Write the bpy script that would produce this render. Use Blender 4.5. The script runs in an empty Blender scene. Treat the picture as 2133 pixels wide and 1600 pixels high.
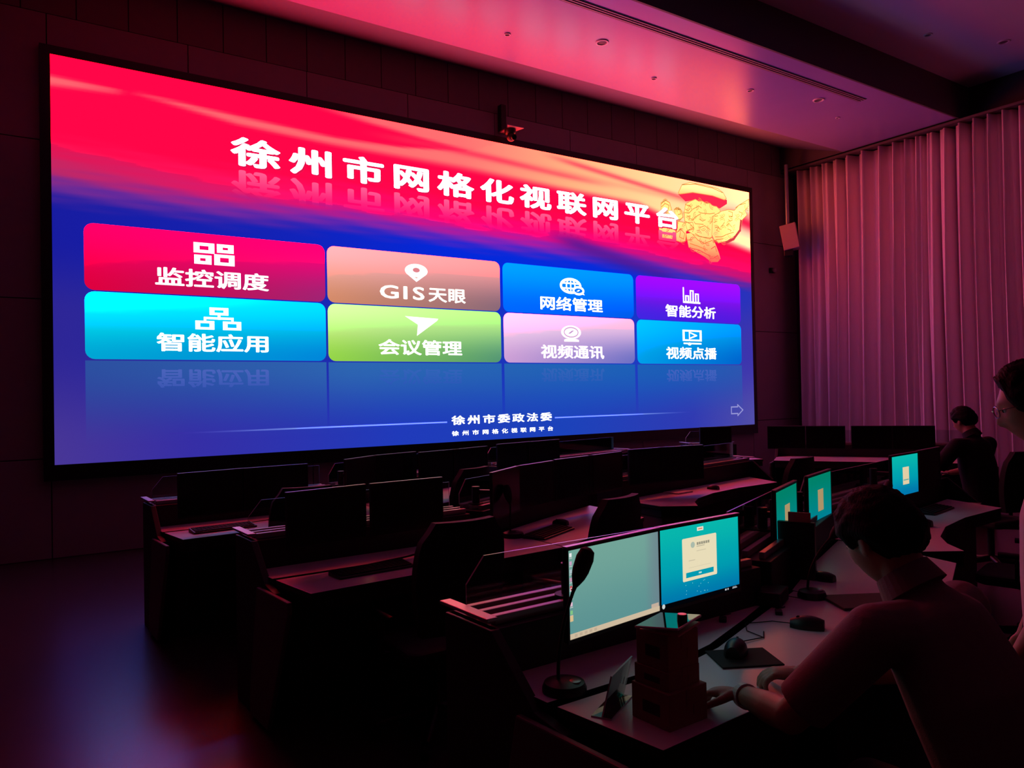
import bpy, bmesh, math, random
from mathutils import Vector, Matrix, noise as mnoise
random.seed(7)
S = bpy.context.scene
C = S.collection
PI = math.pi

# ------------------------------------------------------------------ camera, world, exposure
cam_data = bpy.data.cameras.new('camera')
cam_data.sensor_width = 36.0
cam_data.lens = 36.0 * 1600.0 / 2133.0
cam_data.clip_end = 100
cam = bpy.data.objects.new('camera', cam_data)
C.objects.link(cam)
RT, DN, FW = (0.8294986, -0.5581402, -0.0202893), (-0.0087592, 0.0233224, -0.9996896), (0.5584401, 0.8294188, 0.0144570)
mw = Matrix.Identity(4)
for i in range(3):
    mw[i][0] = RT[i]; mw[i][1] = -DN[i]; mw[i][2] = -FW[i]
mw[2][3] = 1.65
cam.matrix_world = mw
S.camera = cam

W = bpy.data.worlds.new('world'); S.world = W; W.use_nodes = True
W.node_tree.nodes['Background'].inputs[0].default_value = (0.004, 0.003, 0.004, 1)
W.node_tree.nodes['Background'].inputs[1].default_value = 0.0
S.view_settings.view_transform = 'Standard'
S.view_settings.look = 'None'
S.view_settings.gamma = 1.0
S.view_settings.exposure = 0.0
S.view_settings.use_curve_mapping = False
S.cycles.use_denoising = True
S.cycles.max_bounces = 8
S.cycles.sample_clamp_indirect = 12.0
S.cycles.caustics_refractive = False

WALL_BOOST = (8.5, 2.2, 9.0)   # how far the video wall's clipped red, green and blue run past white
TEXT_BOOST = (1.8, 1.8, 1.8)
TITLE_BOOST = (5.0, 4.0, 5.0)
SCR_X, SCR_Y, SCR_Z, SCR_W, SCR_H = 0.520, 9.500, 1.005, 11.386, 4.4

# ------------------------------------------------------------------ materials
def s2l(c):
    c /= 255.0
    return c / 12.92 if c <= 0.04045 else ((c + 0.055) / 1.055) ** 2.4
def lin(rgb): return tuple(s2l(c) for c in rgb)

def mat(name, rgb, rough=0.5, metal=0.0, vary=0.12, scale=30.0, spec=0.5, bump=0.0, bscale=200.0, stretch=None, sheen=0.0, trans=0.0):
    m = bpy.data.materials.new(name); m.use_nodes = True
    nt = m.node_tree; N = nt.nodes; L = nt.links
    b = N['Principled BSDF']
    b.inputs['Roughness'].default_value = rough
    b.inputs['Metallic'].default_value = metal
    b.inputs['Specular IOR Level'].default_value = spec
    if sheen: b.inputs['Sheen Weight'].default_value = sheen
    if trans: b.inputs['Transmission Weight'].default_value = trans
    col = lin(rgb)
    tc = N.new('ShaderNodeTexCoord')
    nz = N.new('ShaderNodeTexNoise'); nz.inputs['Scale'].default_value = scale; nz.inputs['Detail'].default_value = 4
    src = tc.outputs['Object']
    if stretch:
        mp = N.new('ShaderNodeMapping'); mp.inputs['Scale'].default_value = stretch
        L.new(src, mp.inputs['Vector']); src = mp.outputs['Vector']
    L.new(src, nz.inputs['Vector'])
    mx = N.new('ShaderNodeMix'); mx.data_type = 'RGBA'
    mx.inputs['A'].default_value = (*[c * (1 - vary) for c in col], 1)
    mx.inputs['B'].default_value = (*[min(1, c * (1 + vary)) for c in col], 1)
    L.new(nz.outputs['Fac'], mx.inputs['Factor'])
    L.new(mx.outputs['Result'], b.inputs['Base Color'])
    if bump:
        n2 = N.new('ShaderNodeTexNoise'); n2.inputs['Scale'].default_value = bscale; n2.inputs['Detail'].default_value = 3
        L.new(src, n2.inputs['Vector'])
        bp = N.new('ShaderNodeBump'); bp.inputs['Strength'].default_value = bump; bp.inputs['Distance'].default_value = 0.004
        L.new(n2.outputs['Fac'], bp.inputs['Height']); L.new(bp.outputs['Normal'], b.inputs['Normal'])
    return m

def display_mat(name):
    """A lit screen: every picture element gives off the colour stored at it."""
    m = bpy.data.materials.new(name); m.use_nodes = True
    N = m.node_tree.nodes; L = m.node_tree.links
    N.remove(N['Principled BSDF'])
    a = N.new('ShaderNodeAttribute'); a.attribute_name = 'Col'
    e = N.new('ShaderNodeEmission'); e.inputs['Strength'].default_value = 1.0
    L.new(a.outputs['Color'], e.inputs['Color']); L.new(e.outputs['Emission'], N['Material Output'].inputs['Surface'])
    return m

def glass_mat(name, tint=(235, 245, 240), gloss=0.08):
    m = bpy.data.materials.new(name); m.use_nodes = True
    N = m.node_tree.nodes; L = m.node_tree.links
    N.remove(N['Principled BSDF'])
    t = N.new('ShaderNodeBsdfTransparent'); t.inputs['Color'].default_value = (*lin(tint), 1)
    g = N.new('ShaderNodeBsdfGlossy'); g.inputs['Roughness'].default_value = 0.03
    f = N.new('ShaderNodeFresnel'); f.inputs['IOR'].default_value = 1.45
    mx = N.new('ShaderNodeMixShader')
    L.new(f.outputs['Fac'], mx.inputs['Fac']); L.new(t.outputs[0], mx.inputs[1]); L.new(g.outputs[0], mx.inputs[2])
    L.new(mx.outputs[0], N['Material Output'].inputs['Surface'])
    return m

M = dict(
    floor=mat('floor_vinyl', (58, 50, 54), 0.27, vary=0.25, scale=3.0, spec=0.8, stretch=(1, 8, 1), bump=0.08, bscale=40),
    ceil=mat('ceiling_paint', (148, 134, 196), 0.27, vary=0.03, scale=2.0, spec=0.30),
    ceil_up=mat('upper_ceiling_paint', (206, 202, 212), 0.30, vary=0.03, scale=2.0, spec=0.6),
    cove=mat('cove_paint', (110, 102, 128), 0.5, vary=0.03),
    fascia=mat('fascia_paint', (86, 78, 80), 0.6, vary=0.05),
    cladding=mat('wall_cladding', (152, 140, 142), 0.62, vary=0.08, scale=6, bump=0.1, bscale=160),
    cladding_up=mat('upper_wall_cladding', (124, 114, 116), 0.7, vary=0.08, scale=6),
    backing=mat('wall_backing', (22, 19, 19), 0.8),
    sidewall=mat('side_wall_paint', (52, 46, 48), 0.75, vary=0.06),
    curtain=mat('curtain_cloth', (224, 206, 212), 0.85, vary=0.07, scale=60, sheen=0.2, bump=0.2, bscale=400, stretch=(1, 1, 0.1)),
    bezel=mat('screen_bezel_black', (9, 9, 10), 0.4, vary=0.1),
    plastic=mat('black_plastic', (13, 13, 14), 0.42, vary=0.15),
    rubber=mat('black_rubber', (10, 10, 10), 0.8, vary=0.2),
    alu=mat('brushed_aluminium', (176, 174, 176), 0.38, metal=0.75, vary=0.06, scale=80, stretch=(1, 20, 20)),
    silver=mat('silver_edge', (150, 150, 154), 0.3, metal=0.6, vary=0.05),
    worktop=mat('worktop_laminate', (230, 222, 228), 0.34, vary=0.03, scale=25, spec=0.5),
    edge=mat('dark_edge_band', (26, 20, 22), 0.45, vary=0.1),
    body=mat('console_black_panel', (15, 14, 15), 0.55, vary=0.15),
    endpanel=mat('console_end_panel', (92, 82, 82), 0.55, vary=0.08, scale=12),
    off=mat('display_off', (4, 4, 5), 0.22, vary=0.05),
    carton=mat('carton_board', (150, 116, 98), 0.8, vary=0.1, scale=18, bump=0.1, bscale=120),
    carton_tape=mat('carton_tape', (150, 112, 92), 0.45, vary=0.06),
    carton_in=mat('carton_inside', (104, 72, 60), 0.85, vary=0.08),
    print_=mat('carton_print', (58, 34, 30), 0.8, vary=0.05),
    skin=mat('skin', (176, 128, 108), 0.52, vary=0.06, scale=40, bump=0.08, bscale=300),
    hair=mat('black_hair', (8, 7, 7), 0.75, spec=0.2, vary=0.3, scale=120, stretch=(1, 1, 0.15), bump=0.6, bscale=160),
    eye=mat('eye_white', (200, 196, 190), 0.25, vary=0.03),
    shirt=mat('pale_shirt_cloth', (128, 114, 110), 0.85, vary=0.06, scale=50, bump=0.25, bscale=260),
    shirt2=mat('white_pink_shirt_cloth', (205, 180, 186), 0.85, vary=0.1, scale=30, bump=0.25, bscale=260),
    dark_cloth=mat('dark_cloth', (20, 18, 22), 0.9, vary=0.2, scale=50, bump=0.2, bscale=260),
    chairfab=mat('chair_black_mesh', (14, 13, 14), 0.75, vary=0.2, scale=90, bump=0.3, bscale=300),
    white=mat('white_plastic', (214, 210, 212), 0.4, vary=0.03),
    speaker=mat('speaker_shell', (150, 132, 140), 0.45, vary=0.04),
    grille=mat('speaker_grille', (170, 150, 150), 0.7, vary=0.08, scale=300, bump=0.4, bscale=500),
    pole=mat('grey_steel_pole', (150, 156, 166), 0.35, metal=0.6, vary=0.04),
    sheet=mat('dark_green_sheet', (40, 42, 34), 0.6, vary=0.1),
    tablet=mat('glossy_black_glass', (6, 6, 8), 0.03, vary=0.02, spec=1.0),
    book=mat('red_edge_cover', (196, 120, 130), 0.4, vary=0.05),
    acr_edge=mat('acrylic_edge', (190, 190, 196), 0.2, vary=0.04),
    lens=mat('camera_lens', (6, 6, 8), 0.08, vary=0.02, spec=0.8),
    spec_frame=mat('spectacle_metal', (150, 140, 140), 0.25, metal=0.8),
    pcover=mat('red_folder_card', (190, 84, 100), 0.5, vary=0.05),
    glass=glass_mat('partition_glass'),
    acrylic=glass_mat('clear_acrylic', (214, 222, 214)),
    lit=display_mat('lit_display'),
)

# ------------------------------------------------------------------ mesh helpers
class MB:
    def __init__(s): s.v = []; s.f = []; s.m = []
    def add(s, vs, fs, mi=0):
        b = len(s.v); s.v += [tuple(v) for v in vs]
        for f in fs: s.f.append([b + i for i in f]); s.m.append(mi)
        return s
    def box(s, x0, x1, y0, y1, z0, z1, mi=0, mx=None):
        vs = [Vector((x, y, z)) for z in (z0, z1) for y in (y0, y1) for x in (x0, x1)]
        if mx is not None: vs = [mx @ v for v in vs]
        return s.add(vs, [(0, 2, 3, 1), (4, 5, 7, 6), (0, 1, 5, 4), (2, 6, 7, 3), (0, 4, 6, 2), (1, 3, 7, 5)], mi)
    def prism(s, poly, z0, z1, mi=0, mi_side=None, fn=None):
        """poly: (a, b) counter-clockwise; fn(a, b, c) -> xyz, extruded along c."""
        fn = fn or (lambda a, b, c: (a, b, c)); n = len(poly)
        b = len(s.v)
        s.v += [tuple(fn(p[0], p[1], z0)) for p in poly] + [tuple(fn(p[0], p[1], z1)) for p in poly]
        s.f.append([b + i for i in reversed(range(n))]); s.m.append(mi)
        s.f.append([b + n + i for i in range(n)]); s.m.append(mi)
        for i in range(n):
            j = (i + 1) % n
            s.f.append([b + i, b + j, b + n + j, b + n + i]); s.m.append(mi if mi_side is None else mi_side)
        return s
    def cyl(s, p0, p1, r0, r1=None, n=16, mi=0):
        r1 = r0 if r1 is None else r1
        p0 = Vector(p0); p1 = Vector(p1); d = (p1 - p0).normalized()
        a = d.orthogonal().normalized(); c = d.cross(a)
        vs = []
        for p, r in ((p0, r0), (p1, r1)):
            for k in range(n):
                t = 2 * PI * k / n; vs.append(p + (a * math.cos(t) + c * math.sin(t)) * r)
        fs = [tuple(reversed(range(n))), tuple(range(n, 2 * n))]
        for k in range(n): fs.append((k, (k + 1) % n, n + (k + 1) % n, n + k))
        return s.add(vs, fs, mi)
    def tube(s, pts, r, n=8, mi=0):
        pts = [Vector(p) for p in pts]; rs = r if isinstance(r, (list, tuple)) else [r] * len(pts)
        vs = []; a = None
        for i, p in enumerate(pts):
            d = (pts[min(i + 1, len(pts) - 1)] - pts[max(i - 1, 0)]).normalized()
            a = d.orthogonal().normalized() if a is None else (a - d * a.dot(d)).normalized()
            c = d.cross(a)
            for k in range(n):
                t = 2 * PI * k / n; vs.append(p + (a * math.cos(t) + c * math.sin(t)) * rs[i])
        fs = [tuple(reversed(range(n))), tuple(range(len(vs) - n, len(vs)))]
        for i in range(len(pts) - 1):
            for k in range(n): fs.append((i * n + k, i * n + (k + 1) % n, (i + 1) * n + (k + 1) % n, (i + 1) * n + k))
        return s.add(vs, fs, mi)
    def lathe(s, prof, n=28, mi=0, o=(0, 0, 0)):
        vs = [(o[0] + r * math.cos(2 * PI * k / n), o[1] + r * math.sin(2 * PI * k / n), o[2] + z) for r, z in prof for k in range(n)]
        fs = []
        for i in range(len(prof) - 1):
            for k in range(n): fs.append((i * n + k, i * n + (k + 1) % n, (i + 1) * n + (k + 1) % n, (i + 1) * n + k))
        fs.append(tuple(reversed(range(n)))); fs.append(tuple(range(len(vs) - n, len(vs))))
        return s.add(vs, fs, mi)
    def ell(s, c, rx, ry, rz, mx=None, nu=20, nv=12, mi=0):
        vs = [];
        for j in range(1, nv):
            ph = PI * j / nv
            for k in range(nu):
                t = 2 * PI * k / nu; vs.append(Vector((rx * math.sin(ph) * math.cos(t), ry * math.sin(ph) * math.sin(t), rz * math.cos(ph))))
        vs += [Vector((0, 0, rz)), Vector((0, 0, -rz))]
        if mx is not None: vs = [mx @ v for v in vs]
        vs = [v + Vector(c) for v in vs]
        fs = []
        for j in range(nv - 2):
            for k in range(nu): fs.append((j * nu + k, (j + 1) * nu + k, (j + 1) * nu + (k + 1) % nu, j * nu + (k + 1) % nu))
        T = len(vs) - 2; B = T + 1; l = (nv - 2) * nu
        for k in range(nu): fs.append((T, k, (k + 1) % nu)); fs.append((B, l + (k + 1) % nu, l + k))
        return s.add(vs, fs, mi)
    def chain(s, pts, rs, n=14):
        """tapered limb: a cone per segment and a ball per joint."""
        for i in range(len(pts) - 1): s.cyl(pts[i], pts[i + 1], rs[i], rs[i + 1], n)
        for p, r in zip(pts, rs): s.ell(p, r, r, r, nu=n, nv=8)
        return s
    def mesh(s, name):
        m = bpy.data.meshes.new(name); m.from_pydata(s.v, [], s.f); m.update(); return m
    def build(s, name, mats, parent=None, smooth=False, bevel=0.0, loc=None, rotz=None):
        m = s.mesh(name)
        for x in (mats if isinstance(mats, (list, tuple)) else [mats]): m.materials.append(x)
        for p, i in zip(m.polygons, s.m): p.material_index = i; p.use_smooth = smooth
        bm = bmesh.new(); bm.from_mesh(m); bmesh.ops.recalc_face_normals(bm, faces=bm.faces); bm.to_mesh(m); bm.free()
        o = bpy.data.objects.new(name, m); C.objects.link(o)
        if parent is not None: o.parent = parent
        if loc is not None: o.location = loc
        if rotz is not None: o.rotation_euler = (0, 0, rotz)
        if smooth:
            try: m.set_sharp_from_angle(angle=math.radians(38))
            except Exception: pass
        if bevel:
            b = o.modifiers.new('bevel', 'BEVEL'); b.width = bevel; b.segments = 2; b.limit_method = 'ANGLE'; b.angle_limit = math.radians(40)
        return o

def tag(o, label, cat, group=None):
    o['label'] = label; o['category'] = cat
    if group: o['group'] = group
    return o
def thing(name, label, cat, loc=(0, 0, 0), rotz=0.0, group=None):
    o = bpy.data.objects.new(name, None); C.objects.link(o); o.empty_display_size = 0.1
    o.location = loc; o.rotation_euler = (0, 0, rotz)
    return tag(o, label, cat, group)
def struct(o): o['kind'] = 'structure'; return o

# ------------------------------------------------------------------ room
RX0, RX1, RY0, WY = -1.3, 13.40, -4.0, 9.62
PANEL_Z, UP_Z = 6.01, 6.58
struct(MB().box(RX0 - 0.2, RX1 + 0.2, RY0 - 0.2, WY + 0.3, -0.1, 0).build('floor', M['floor']))
struct(MB().box(RX0 - 0.2, RX0, RY0, WY + 0.2, 0, 7.0).build('wall_left', M['sidewall']))
struct(MB().box(RX1, RX1 + 0.2, RY0, WY + 0.2, 0, 7.0).build('wall_right', M['sidewall']))
struct(MB().box(RX0, RX1, RY0 - 0.2, RY0, 0, 7.0).build('wall_back', M['sidewall']))
# screen wall: backing plus cladding panels with open joints
w = MB()
w.box(RX0, RX1, WY, WY + 0.2, 0, 7.0, 1)
xs = [1.93 + 1.436 * k for k in range(-3, 9)]
xs = [RX0] + [x for x in xs if RX0 + 0.2 < x < RX1 - 0.2] + [RX1]
zs = [0.0, 1.07, 2.78, 4.49, 5.875]
for a, b in zip(xs, xs[1:]):
    for c, d in zip(zs, zs[1:]): w.box(a + 0.006, b - 0.006, WY - 0.03, WY, c + 0.006, d - 0.006, 0)
xs2 = [RX0 + 0.52 * k for k in range(29) if RX0 + 0.52 * k < RX1]
for a, b in zip(xs2, xs2[1:] + [RX1]): w.box(a + 0.006, b - 0.006, WY - 0.012, WY, 5.885, 6.60, 2)
struct(w.build('wall_front', [M['cladding'], M['backing'], M['cladding_up']]))
# dropped ceiling band in front of the screen, its cove, its fascia and the upper ceiling
E1, E3, PX1 = 8.23, 6.24, 13.0
c = MB()
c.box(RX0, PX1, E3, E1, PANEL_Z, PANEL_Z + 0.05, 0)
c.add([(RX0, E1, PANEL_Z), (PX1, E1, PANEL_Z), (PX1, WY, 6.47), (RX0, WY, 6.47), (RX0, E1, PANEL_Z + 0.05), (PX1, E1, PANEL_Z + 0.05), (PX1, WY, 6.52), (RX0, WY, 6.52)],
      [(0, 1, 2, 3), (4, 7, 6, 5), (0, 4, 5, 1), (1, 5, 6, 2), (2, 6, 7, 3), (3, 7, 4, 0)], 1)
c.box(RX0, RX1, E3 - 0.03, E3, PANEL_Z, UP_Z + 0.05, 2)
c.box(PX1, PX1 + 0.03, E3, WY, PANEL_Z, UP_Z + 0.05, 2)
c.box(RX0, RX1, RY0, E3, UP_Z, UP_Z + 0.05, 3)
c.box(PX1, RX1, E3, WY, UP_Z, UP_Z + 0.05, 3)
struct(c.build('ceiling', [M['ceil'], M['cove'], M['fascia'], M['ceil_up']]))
struct(MB().box(PX1 + 0.03, RX1, RY0, WY, 5.95, 5.99).build('trim_1', M['fascia']))   # pelmet over the curtain
vent = MB()
vent.box(1.0, 10.95, 6.52, 6.655, PANEL_Z - 0.004, PANEL_Z + 0.001, 0)
for k in range(3): vent.box(1.02, 10.93, 6.535 + 0.04 * k, 6.551 + 0.04 * k, PANEL_Z - 0.012, PANEL_Z - 0.003, 1)
tag(vent.build('linear_air_vent', [M['fascia'], M['speaker']]), 'long narrow slotted air vent along the near side of the dropped ceiling', 'vent')
LAMPS = [((6.293, 7.19), 0.085, PANEL_Z, 'largest round recessed downlight on the dropped ceiling, above the golden-pink glow'),
         ((5.171, 7.625), 0.04, PANEL_Z, 'small round ceiling fitting left of the largest downlight'),
         ((7.629, 7.649), 0.04, PANEL_Z, 'small round ceiling fitting between the largest downlight and the orange reflection'),
         ((9.145, 7.226), 0.05, PANEL_Z, 'round downlight at the edge of the orange reflection on the ceiling'),
         ((10.345, 6.93), 0.085, PANEL_Z, 'round recessed downlight on the dropped ceiling close to the end of the vent'),
         ((11.292, 7.229), 0.035, PANEL_Z, 'small ceiling fitting nearest the curtain on the dropped ceiling'),
         ((12.059, 5.095), 0.085, UP_Z, 'recessed downlight on the upper ceiling above the curtain'),
         ((10.888, 5.558), 0.06, UP_Z, 'small recessed downlight on the upper ceiling next to the dark fascia')]
for (x, y), r, z, lb in LAMPS:
    t = thing('recessed_downlight', lb, 'downlight', (x, y, z), 0, 'unlit ceiling downlights')
    ring = MB(); n = 28
    for k in range(n):
        a0, a1 = 2 * PI * k / n, 2 * PI * (k + 1) / n
        P = lambda a, rr, zz: (rr * math.cos(a), rr * math.sin(a), zz)
        ring.add([P(a0, r, 0), P(a1, r, 0), P(a1, r * 0.94, -0.012), P(a0, r * 0.94, -0.012), P(a1, r * 0.72, -0.012), P(a0, r * 0.72, -0.012), P(a1, r * 0.66, 0.0), P(a0, r * 0.66, 0.0)],
                 [(0, 1, 2, 3), (3, 2, 4, 5), (5, 4, 6, 7)])
    ring.build('ring', M['white'], t, True)
    MB().lathe([(r * 0.70, 0.0), (r * 0.55, -0.004), (r * 0.2, -0.006)], 20).build('diffuser', M['fascia'], t, True)

# curtain: one hanging cloth with uneven pleats
cu = MB(); NY, NZ = 560, 14
y0, y1 = 3.2, 9.30
def pleat(y, z):
    ph = y * 2 * PI / 0.25 + 1.7 * math.sin(y * 1.9) + 1.1 * math.sin(y * 4.3 + 1)
    hang = 1 + 0.25 * (1 - z / 5.9)
    k = 0.105 * math.sin(ph + 0.25 * math.sin(z * 0.7 + y * 3)) + 0.045 * math.sin(2.13 * ph + 0.8 + 0.3 * z * 0.3) + 0.02 * math.sin(y * 2.7 + 2)
    return k * hang
for j in range(NZ + 1):
    z = 0.03 + (5.93 - 0.03) * j / NZ
    for i in range(NY + 1):
        y = y0 + (y1 - y0) * i / NY
        cu.v.append((13.17 + pleat(y, z), y + 0.03 * math.sin(z * 0.5 + y), z))
for j in range(NZ):
    for i in range(NY):
        a = j * (NY + 1) + i; cu.f.append([a, a + 1, a + NY + 2, a + NY + 1]); cu.m.append(0)
o = tag(cu.build('window_curtain', M['curtain'], None, True), 'tall pale pleated curtain covering the side wall from ceiling to floor', 'curtain')
md = o.modifiers.new('thick', 'SOLIDIFY'); md.thickness = 0.006

# ------------------------------------------------------------------ video wall
def mixc(a, b, t):
    t = max(0.0, min(1.0, t)); return tuple(x + (y - x) * t for x, y in zip(a, b))
def ss(a, b, x):
    t = max(0.0, min(1.0, (x - a) / (b - a))); return t * t * (3 - 2 * t)
def pw(x, pts):
    if x <= pts[0][0]: return pts[0][1]
    for (a, b), (c_, d) in zip(pts, pts[1:]):
        if x <= c_:
            t = (x - a) / (c_ - a)
            return b + (d - b) * t if not isinstance(b, tuple) else mixc(b, d, t)
    return pts[-1][1]
def bg(u, v):
    up = pw(u, [(0, (24, 28, 160)), (0.2, (20, 34, 180)), (0.42, (4, 40, 218)), (0.75, (6, 46, 220)), (1, (44, 50, 185))])
    midc = pw(u, [(0, (46, 38, 150)), (0.3, (28, 44, 178)), (0.7, (26, 60, 196)), (1, (62, 52, 172))])
    low = pw(u, [(0, (72, 54, 150)), (0.12, (54, 46, 165)), (0.35, (32, 58, 186)), (0.6, (28, 66, 186)), (0.85, (48, 58, 178)), (1, (82, 78, 168))])
    c = mixc(low, midc, ss(0.02, 0.3, v)); c = mixc(c, up, ss(0.36, 0.56, v))
    e = pw(u, [(0, 0.655), (0.15, 0.645), (0.3, 0.66), (0.5, 0.645), (0.7, 0.64), (0.85, 0.615), (1.0, 0.60)])
    wob = 0.006 * math.sin(u * 60 + v * 160) + 0.004 * math.sin(u * 23 - v * 300)
    d = v - e + wob
    purple = pw(u, [(0, (108, 44, 150)), (0.2, (128, 40, 160)), (0.5, (150, 34, 178)), (0.8, (150, 30, 160)), (1, (196, 20, 120))])
    c = mixc(c, purple, ss(-0.035, 0.035, d))
    mag = pw(u, [(0, (196, 40, 100)), (0.3, (250, 10, 110)), (0.6, (255, 4, 118)), (1, (240, 10, 100))])
    c = mixc(c, mag, ss(0.015, 0.075, d))
    red = (255, 6, 72)
    c = mixc(c, red, ss(0.06, 0.16, d))
    # dark wedge cutting up into the red
    wl = 0.735 - 0.10 * (u - 0.57) / 0.2
    if 0.56 < u < 0.86: c = mixc(c, (70, 26, 150), 0.75 * math.exp(-((v - wl + 0.02) / 0.03) ** 2) * ss(0.56, 0.64, u) * (1 - ss(0.78, 0.86, u)))
    # silk light bands
    L = pw(u, [(0, (255, 100, 112)), (0.3, (255, 104, 112)), (0.45, (255, 120, 116)), (0.62, (255, 178, 130)), (0.8, (255, 226, 158)), (1, (255, 240, 190))])
    lo = pw(u, [(0, 0.920), (0.06, 0.931), (0.075, 0.938), (0.17, 0.905), (0.28, 0.892), (0.45, 0.882), (0.6, 0.868), (0.75, 0.86), (0.85, 0.80), (1, 0.735)])
    hi = pw(u, [(0, 0.946), (0.06, 0.941), (0.075, 0.944), (0.17, 0.930), (0.28, 0.918), (0.36, 0.925), (0.45, 0.95), (0.6, 1.1), (1, 1.3)])
    a = ss(lo - 0.006, lo + 0.012 + 0.018 * ss(0.2, 0.5, u), v) * (1 - ss(hi - 0.006, hi + 0.006, v))
    a *= 1 - 0.9 * math.exp(-((u - 0.066) / 0.008) ** 2)
    if u > 0.23: a = max(a, 0.95 * ss(0.992 - 0.23 * (u - 0.24), 1.01 - 0.23 * (u - 0.24), v) * ss(0.23, 0.33, u))
    c = mixc(c, L, a)
    if u > 0.3:
        st = 0.978 - 0.10 * max(0, u - 0.42)
        c = mixc(c, (252, 40, 84), 0.75 * math.exp(-((v - st + 0.028) / 0.011) ** 2) * ss(0.3, 0.38, u) * (1 - ss(0.60, 0.72, u)))
        c = mixc(c, (235, 60, 90), 0.8 * math.exp(-((v - (0.985 - 0.25 * (u - 0.60))) / 0.010) ** 2) * ss(0.56, 0.64, u) * (1 - ss(0.84, 0.9, u)))
        c = mixc(c, (255, 150, 120), 0.5 * math.exp(-((v - (0.945 - 0.10 * (u - 0.55))) / 0.012) ** 2) * ss(0.5, 0.6, u))
    if u > 0.9: c = mixc(c, (240, 10, 70), 0.9 * math.exp(-((v - 0.885 + 0.5 * (u - 0.95)) / 0.03) ** 2) * ss(0.93, 0.985, u))
    return c
def emit(rgb, boost=None):
    boost = WALL_BOOST if boost is None else boost
    out = []
    if min(rgb) > 238 and boost is WALL_BOOST: boost = TEXT_BOOST
    for x, k in zip(lin(rgb), boost):
        x = max(0.0, min(1.0, x)); out.append(x * (1 + (k - 1) * ss(0.80, 1.0, x)))
    return (*out, 1.0)

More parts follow.
